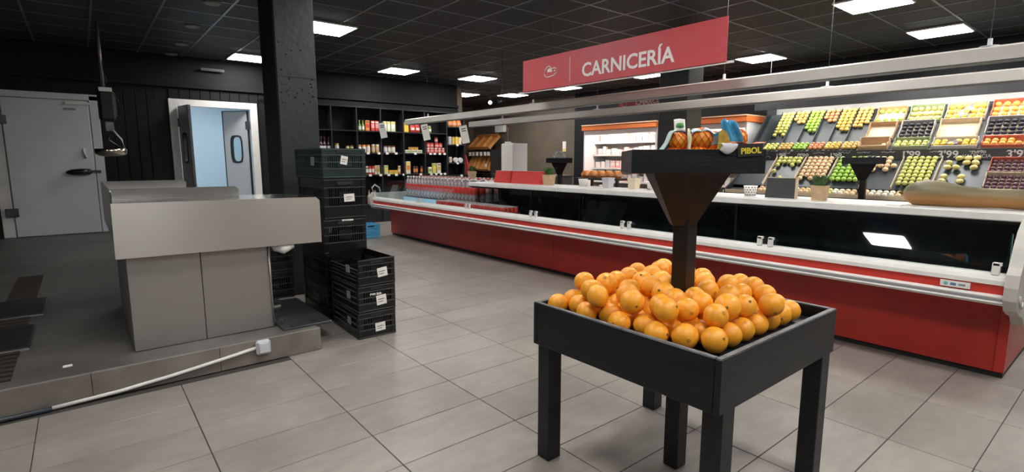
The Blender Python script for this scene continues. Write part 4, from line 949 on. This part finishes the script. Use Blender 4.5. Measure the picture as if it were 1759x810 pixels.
# chalk writing
for key, y, z, s in (('p049', 4.02, 1.285, 1), ('p299', 3.68, 1.285, 1), ('p049', 3.22, 1.285, 1), ('p199', 2.32, 1.283, 1), ('p399', 1.92, 1.283, 1), ('p399', 1.25, 1.283, 1), ('val', 1.66, 1.283, 1), ('zumo', 1.58, 1.335, 1)):
    put('chalk_writing', T[key], pbd, (8.7735, y, z), ROT_NX)
rq = random.Random(9)
for y in (4.3, 3.95, 3.45, 3.1, 2.85, 2.55, 2.30, 2.0, 1.6, 1.25): MB().tube([(8.7735, y - .012 * k, 1.362 + rq.uniform(-.011, .011)) for k in range(14)], .0025, chalk, 4).build('chalk_scribble', pbd)
for y in (4.2, 3.85, 3.45, 3.35, 2.80, 2.70): MB().tube([(8.7735, y - .012 * k, 1.305 + rq.uniform(-.014, .014)) for k in range(10)], .0025, chalk, 4).build('chalk_scribble', pbd)
FM = {}
def fcol(name, c1, c2, sq=.92):
    m = mat('skin_' + name, c1, .38, var=.15, scale=6, col2=c2, rnd=.12); FM[name] = fruit_mesh(name, m, 1, 10, 7, sq, dent=.12); return FM[name]
fcol('yellow_apple', (.62, .60, .10), (.75, .70, .22)); fcol('red_apple', (.58, .10, .06), (.72, .38, .14)); fcol('green_apple', (.28, .52, .05), (.42, .62, .10))
fcol('bicolour_apple', (.68, .26, .08), (.70, .58, .16)); fcol('golden_apple', (.72, .36, .06), (.75, .60, .14)); fcol('peach', (.78, .44, .20), (.80, .66, .42))
fcol('pear', (.58, .58, .12), (.66, .66, .22)); fcol('melon', (.62, .54, .17), (.70, .60, .24), .78); fcol('plum', (.06, .025, .045), (.16, .06, .08)); fcol('aubergine', (.015, .016, .028), (.03, .03, .045), .8)
fcol('lemon', (.80, .52, .04), (.85, .62, .10)); fcol('onion', (.78, .70, .52), (.82, .78, .64)); fcol('mandarin', (.80, .32, .04), (.85, .42, .08))
def fruit(kind, p, r, label, cat, group):
    o = put(kind, FM[kind], None, p, (rq.uniform(-.5, .5), rq.uniform(-.5, .5), rq.uniform(0, 6)), label, cat, group); o.scale = (r, r, r); return o
def fill(A_, B_, ya, yb, kind, r, rows, label, cat, group, top=True, skip=0.0, pattern=None):
    A2, B2 = Vector(A_), Vector(B_); L = (B2 - A2).length; d = (B2 - A2) / L; n_ = Vector((-d.y, d.x)); st_ = 2.06 * r
    nr = int((L - r) / st_); cols = int((yb - ya) / st_); pad = ((yb - ya) - cols * st_) / 2
    for i in range(min(rows, nr)):
        s = L - r - i * st_
        for j in range(cols):
            if pattern and not pattern(i, j, cols, rows): continue
            if rq.random() < skip: continue
            q = A2 + d * s + n_ * (r + .002); y = ya + pad + st_ * (j + .5)
            fruit(kind, (q.x, y, q.y), r, label, cat, group)
UK = [('yellow_apple', 8, 'pale yellow apple on the upper fruit slope', None), ('bicolour_apple', 4, 'orange red apple between the yellow and green upper rows', None),
      ('green_apple', 7, 'bright green apple on the upper fruit slope', None), ('red_apple', 4, 'deep red apple on the upper fruit slope', None),
      ('golden_apple', 7, 'golden orange apple on the upper fruit slope', None), ('bicolour_apple', 6, 'orange red apple beside the cardboard boxes on the upper slope', None)]
yy = 4.27; bw = .232; bins = []
for k, (kd, rows, lb, pt) in enumerate(UK):
    yb_ = yy - bw * k; ya_ = yb_ - bw
    fill(UA, UB, ya_ + .008, yb_ - .008, kd, .0342, rows, lb, 'apple', 'apples on the upper slope', pattern=lambda i, j, c, rws: not (i >= rws - 1 and (j + rws) % 3 == 0))
    d = Vector(UB) - Vector(UA); n_ = Vector((-d.y, d.x)).normalized() * .05
    MB().prism([UA, UB, (UB[0] + n_.x, UB[1] + n_.y), (UA[0] + n_.x, UA[1] + n_.y)], yb_ - .004, yb_ + .004, binboard).build('bin_divider', fw)
    for j in range(3):
        for i in range(3):
            fruit(kd, (8.836 + .058 * i, ya_ + .045 + .071 * j, 1.4365 + .033 * i), .0325, '%s lying on the ledge above the price board' % {'yellow_apple': 'pale yellow apple', 'bicolour_apple': 'orange red apple', 'green_apple': 'bright green apple', 'red_apple': 'deep red apple', 'golden_apple': 'golden orange apple'}[kd], 'apple', 'apples on the ledge')
LK = [(3.98, 3.55, 'pear', .036, 8, 'pale yellow pear at the top of a nearly empty lower bin', 'pear', lambda i, j, c, r_: i < 2 + (j % 3 == 1) or (i == 4 and j == c - 1) or (i == 6 and j == 2)),
      (3.54, 3.10, 'peach', .036, 8, 'pale orange peach in the full lower bin', 'peach', lambda i, j, c, r_: i < 7 - (j % 2)),
      (3.09, 2.66, 'green_apple', .036, 8, 'bright green apple in the lower bin behind the potted plant', 'apple', lambda i, j, c, r_: not (j == c - 2 and i < 3)),
      (2.64, 2.29, 'peach', .037, 8, 'pale orange peach in the half empty lower bin', 'peach', lambda i, j, c, r_: i < 3 + (j % 2) and not (i < 2 and j == 0)),
      (2.27, 1.87, 'pear', .034, 9, 'yellow green pear in the full lower bin above the squash', 'pear', None),
      (1.85, 1.42, 'melon', .042, 7, 'small yellow melon scattered in the lower bin', 'melon', lambda i, j, c, r_: (i < 3 and (i + j) % 5 != 3) or (i in (4, 5) and j in (1, 3)) or (i == 5 and j == 4))]
for yb_, ya_, kd, r, rows, lb, ct, pt in LK:
    fill(LA, LB, ya_ + .008, yb_ - .008, kd, r, rows, lb, ct, 'fruit on the lower slope', pattern=pt)
    d = Vector(LB) - Vector(LA); n_ = Vector((-d.y, d.x)).normalized() * .05
    MB().prism([LA, LB, (LB[0] + n_.x, LB[1] + n_.y), (LA[0] + n_.x, LA[1] + n_.y)], yb_ + .001, yb_ + .009, tan).build('bin_divider', fw)
for j in range(26):
    y = 3.95 - .075 * j
    if abs(y - 2.6) < .03: continue
    for i in range(2):
        kd, lb, ct = (('onion', 'pale round onion on the lowest ledge', 'onion') if (j // 4) % 2 else ('peach', 'pale orange peach on the lowest ledge', 'peach'))
        if 9 < j < 14: kd, lb, ct = 'pear', 'yellow green pear on the lowest ledge', 'pear'
        fruit(kd, (8.18 + .070 * i, y, .794 + .03 * i), .036, lb, ct, 'fruit on the lowest ledge')
# cardboard fruit boxes on the right hand part of the display
def fruit_box(label, y, z_t, wy, wd, hh, m, x, z, tilt, kind=None, lab=None, cat=None, r=.035, n=(4, 3), purple=False, gone=()):
    t = thing('cardboard_box', label, 'box', (x, y, z), (0, -tilt, 0))
    MB().box((0, -wy / 2, 0), (wd, wy / 2, .006), tan).build('base', t)
    MB().box((0, -wy / 2, .0062), (.006, wy / 2, hh * .55), m).build('front', t); MB().box((wd - .006, -wy / 2, .0062), (wd, wy / 2, hh), m).build('back', t)
    for s in (-1, 1): MB().prism([(.0062, .0062), (wd - .0062, .0062), (wd - .0062, hh), (wd * .75, hh), (wd * .6, hh * .7), (.03, hh * .7), (.0062, hh)], min(s * wy / 2, s * (wy / 2 - .006)), max(s * wy / 2, s * (wy / 2 - .006)), m).build('side', t)
    if purple:
        film(t, lambda p, q: (.02 + (wd - .04) * p, -wy * .12 + wy * .25 * q + .03 * math.sin(p * 6), hh * .55 + .02 * math.sin(q * 7 + p * 5)), 6, 6, mat('purple_wrap', (.10, .06, .22), .4, col2=(.6, .5, .6), var=.3, scale=25), name='wrap')
    if kind:
        M = Matrix.Translation((x, y, z)) @ Matrix.Rotation(-tilt, 4, 'Y')
        for a in range(n[0]):
            for b_ in range(n[1]):
                if (a, b_) in gone: continue
                p = M @ Vector((.012 + r + (wd - .024 - 2 * r) * (b_ / max(1, n[1] - 1)), -wy / 2 + .01 + r + (wy - .02 - 2 * r) * (a / max(1, n[0] - 1)), .007 + r))
                fruit(kind, p, r, lab, cat, 'fruit in cardboard boxes')
    return t
ti = math.atan2(UB[1] - UA[1], UB[0] - UA[0])
def on_slope(s): return UA[0] + math.cos(ti) * s - math.sin(ti) * .004, UA[1] + math.sin(ti) * s + math.cos(ti) * .004
xm, zm = on_slope(.10); xt, zt = on_slope(.43)
wc = mat('white_box', (.55, .50, .46), .6); rc = mat('red_print_box', (.50, .12, .07), .6, var=.3, scale=14); gc = mat('green_print_box', (.30, .36, .22), .6)
xl = 8.812; lift = 1.397; tg_ = .50
B_ = fruit_box
B_('open kraft box nearly empty on the ledge beside the apples', 2.68, 0, .36, .17, .12, kraft, xl, lift, tg_, 'peach', 'pale orange peach alone in a kraft box', 'peach', n=(3, 1), gone=((2, 0), (1, 0)))
B_('kraft box of pale yellow pears on the ledge', 2.24, 0, .40, .17, .10, gc, xl, lift, tg_, 'pear', 'pale yellow pear in a green printed box on the ledge', 'pear', n=(5, 2))
B_('white box of lemons with purple wraps on the ledge', 1.77, 0, .46, .17, .09, wc, xl, lift, tg_, 'lemon', 'bright yellow lemon in a white box on the ledge', 'lemon', n=(6, 2), purple=True, gone=((2, 0), (3, 1)))
B_('red printed box of mandarins on the ledge', 1.27, 0, .46, .17, .09, rc, xl, lift, tg_, 'mandarin', 'mandarin in a red printed box on the ledge', 'mandarin', n=(6, 2), gone=((1, 1),))
B_('empty tan box on the slope with green leaves above it', 2.68, 0, .34, .30, .09, kraft, xm, zm, ti)
B_('white edged box of dark aubergines between empty boxes', 2.26, 0, .38, .30, .09, wc, xm, zm, ti, 'aubergine', 'small glossy black aubergine between the empty boxes', 'aubergine', r=.034, n=(5, 4))
B_('empty pale card box below the lemons and purple wraps', 1.80, 0, .42, .30, .09, tan, xm, zm, ti)
B_('white edged box of dark aubergines above the mandarins', 1.30, 0, .44, .30, .09, wc, xm, zm, ti, 'aubergine', 'small glossy black aubergine above the mandarins', 'aubergine', r=.034, n=(6, 4))
gb = B_('kraft box of green peppers at the top beside the apples', 2.64, 0, .36, .28, .09, kraft, xt, zt, ti, 'green_apple', 'bright green pepper in a kraft box at the top', 'pepper', r=.034, n=(4, 2))
B_('green printed box of pale pears at the top', 2.22, 0, .38, .28, .09, gc, xt, zt, ti, 'pear', 'pale pear in a green printed box at the top', 'pear', r=.034, n=(5, 3))
B_('white box of lemons with purple wraps at the top', 1.78, 0, .42, .28, .09, wc, xt, zt, ti, 'lemon', 'bright yellow lemon in a white box at the top', 'lemon', r=.036, n=(5, 3), purple=True)
B_('red printed box of oranges at the top of the display', 1.30, 0, .44, .28, .09, rc, xt, zt, ti, 'mandarin', 'orange in a red printed box at the top', 'orange', r=.036, n=(5, 3))
tl = math.atan2(LB[1] - LA[1], LB[0] - LA[0])
B_('red edged box of dark plums on the lower slope', 1.14, 0, .44, .26, .08, rc, LA[0] + math.cos(tl) * .30 - math.sin(tl) * .004, LA[1] + math.sin(tl) * .30 + math.cos(tl) * .004, tl, 'plum', 'dark purple plum in the upper red edged box', 'plum', r=.027, n=(7, 4))
B_('red edged box of dark plums with pale front on the lower slope', 1.14, 0, .44, .26, .08, tan, LA[0] + math.cos(tl) * .03 - math.sin(tl) * .004, LA[1] + math.sin(tl) * .03 + math.cos(tl) * .004, tl, 'plum', 'dark purple plum in the lower pale fronted box', 'plum', r=.027, n=(7, 4))

# ------------------------------------------------------------------ bread rack, cabinet and things by the brown wall
br = thing('bread_rack', 'wooden bread rack with slanted baskets against the brown wall', 'bread rack', (9.35, 13.1, 0))
for y in (-.62, .58): MB().bbox((.0, y, 0), (.55, y + .04, 1.55), C_blk, .003).build('side_frame', br)
def basket(x, y, z, w_, tl_):
    b = put('basket', None, br, (x, y, z), (0, -tl_, 0))
    MB().box((0, -w_ / 2, 0), (.5, w_ / 2, .01), wood_o).build('floor_board', b)
    for k in range(4): MB().bbox((0, -w_ / 2 + k * (w_ - .02) / 3, .0102), (.5, -w_ / 2 + .02 + k * (w_ - .02) / 3, .09), wood_o, .003).build('slat', b)
    MB().bbox((-.02, -w_ / 2, 0), (-.0002, w_ / 2, .11), wood_o, .003).build('front_board', b); MB().bbox((.5002, -w_ / 2, 0), (.52, w_ / 2, .13), wood_o, .003).build('back_board', b)
basket(.03, .0, 1.58, 1.1, .75); basket(.03, -.22, .95, .62, 1.05); basket(.03, .34, 1.0, .42, 1.05)
for z in (.88, 1.50): MB().bbox((.0, -.5795, z - .02), (.55, .5795, z), C_blk, .003).build('shelf', br)
for k, y in enumerate((.45, .28, .08, -.12, -.32, -.5)): put('price_tag', tagm, br, (-.004, y, 1.44), (0, 0, -PI / 2)).scale = (2.2, 1, 2.6)
MB().bbox((-.01, -.40, 1.05), (-.004, -.30, 1.15), paper, .001).build('price_card', br)
ra = thing('red_apron', 'red cloth apron hanging beside the bread rack baskets', 'apron', (9.22, 13.50, 0))
film(ra, lambda p, q: (.0 + .02 * math.sin(p * 14), .22 - (.10 + .32 * q) * p * 1.0, 1.42 - .62 * q), 12, 8, red_box, .006, 'cloth')
MB().tube([(0, .20, 1.42), (.02, .14, 1.50), (.04, .06, 1.50)], .006, red_box, 5).build('strap', ra)
cb = thing('white_cabinet', 'tall white cabinet standing beyond the red boxes', 'cabinet', (6.5, 7.96, 0))
MB().bbox((0, 0, .03), (.355, .36, 1.575), fr_white, .004).build('body', cb)
MB().bbox((-.018, .004, .06), (-.0005, .356, 1.56), cm('hot_white', (.85, .84, .80)), .003).build('door', cb)
MB().box((.02, .02, 0), (.33, .34, .0298), C_blk).build('plinth', cb); MB().bbox((-.01, .12, 1.5755), (.05, .26, 1.605), fr_white, .004).build('hinge_cover', cb)
el = thing('emergency_light', 'white box lamp with cable fixed high on the brown wall', 'lamp', (9.90, 12.73, 2.08))
MB().bbox((-.06, -.22, 0), (.0498, .22, .25), fr_white, .01).build('housing', el); MB().tube([(.035, -.21, .2), (.035, -.30, .1), (.035, -.30, -.75)], .014, cm('cable_pink', (.42, .28, .22)), 6).build('cable', el)
MB().tube([(9.93, 13.28, 1.0), (9.93, 13.28, 1.90)], .018, cm('pipe_red', (.40, .20, .16)), 8).build('wall_pipe', label='thin reddish pipe running up the brown wall', cat='pipe')
for lb, y, z, h_ in (('white and yellow notice fixed on the brown wall', 10.06, 1.48, .26), ('small white notice on the dark wall by the fridge', 9.30, 1.15, .12)):
    t = thing('wall_notice', lb, 'notice', (9.945, y, z)); MB().box((-.004, -.06, 0), (.0045, .06, h_), paper).build('sheet', t)
    if h_ > .2: MB().box((-.0052, -.05, .01), (-.0045, .05, .07), C_yel).build('print', t)
    else: MB().box((-.0052, -.04, .05), (-.0045, .03, .06), ink).build('print', t)
bw_ = thing('metal_bowl', 'grey ring shaped bowl on the far display stand top', 'bowl', (6.45, 6.635, 1.2186))
MB().lathe([(.05, 0), (.10, .05), (.115, .11), (.105, .11), (.085, .045), (.001, .012)], C_sil, 20).build('body', bw_)
MB().tube([(.11 * math.cos(a * PI / 8), .0, .10 + .08 * math.sin(a * PI / 8)) for a in range(9)], .012, C_sil, 6).build('handle', bw_)
# bakery table by the far stand
bt_ = thing('bakery_table', 'dark side table with packed loaves before the lit fridge', 'table', (7.9, 7.1, 0))
MB().bbox((0, -.55, .86), (.5, .55, .90), C_blk, .004).build('table_top', bt_)
for x in (.02, .43):
    for y in (-.53, .48): MB().bbox((x, y, 0), (x + .05, y + .05, .8595), C_blk, .003).build('leg', bt_)
for j in range(5): goods('bag', 'bread_loaf', 0, .19, .9005, .15, C_org, C_cream, C_choc, 'orange wrapped loaf on the dark bakery table', 'loaves on the bakery table', depth=.16).location = (8.05, 6.68 + .205 * j, .9008)
lw = MB().bbox((6.95, 7.35, .0), (7.5, 9.2, .93), mat('worktop_base', (.05, .05, .055), .5), .01).build('service_bench', label='dark low service bench behind the red boxes', cat='bench')
MB().bbox((6.93, 7.33, .9305), (7.52, 9.22, .965), steel_dark, .004).build('bench_top', lw)

bl = thing('blue_reflection_sheet', 'pale blue sheet added for the blue reflection at the drinks end', 'sheet', (0, 0, .5568))  # added sheet; its colour stands in for a blue reflection in the pane
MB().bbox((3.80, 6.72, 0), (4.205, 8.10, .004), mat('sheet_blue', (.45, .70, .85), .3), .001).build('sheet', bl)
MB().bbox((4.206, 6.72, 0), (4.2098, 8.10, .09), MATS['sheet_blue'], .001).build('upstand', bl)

spot_on = mat('spot_glow', (1, 1, 1), .5, emit=(1.0, .93, .95), estr=12)
for lb, x, y, z, m in (('small lit white spotlight hung near the end of the wall shelving', 7.47, 10.0, 2.567, spot_on), ('small unlit dark spotlight beside the lit white spotlight', 7.74, 10.0, 2.611, steel_dark)):
    t = thing('spotlight', lb, 'spotlight', (x, y, z), (0, 0, math.radians(-37)))
    M = Matrix.Rotation(PI / 2, 4, 'X')
    MB().lathe([(.02, -.14), (.045, -.12), (.055, 0), (.058, .01)], C_blk, 14, M=M).build('shade', t)
    MB().lathe([(.001, .004), (.05, .002), (.05, .008), (.001, .018)], m, 14, M=M).build('lens', t)
    MB().tube([(0, .08, .04), (0, .08, ZC - .007 - z)], .008, C_blk, 6).build('stem', t)
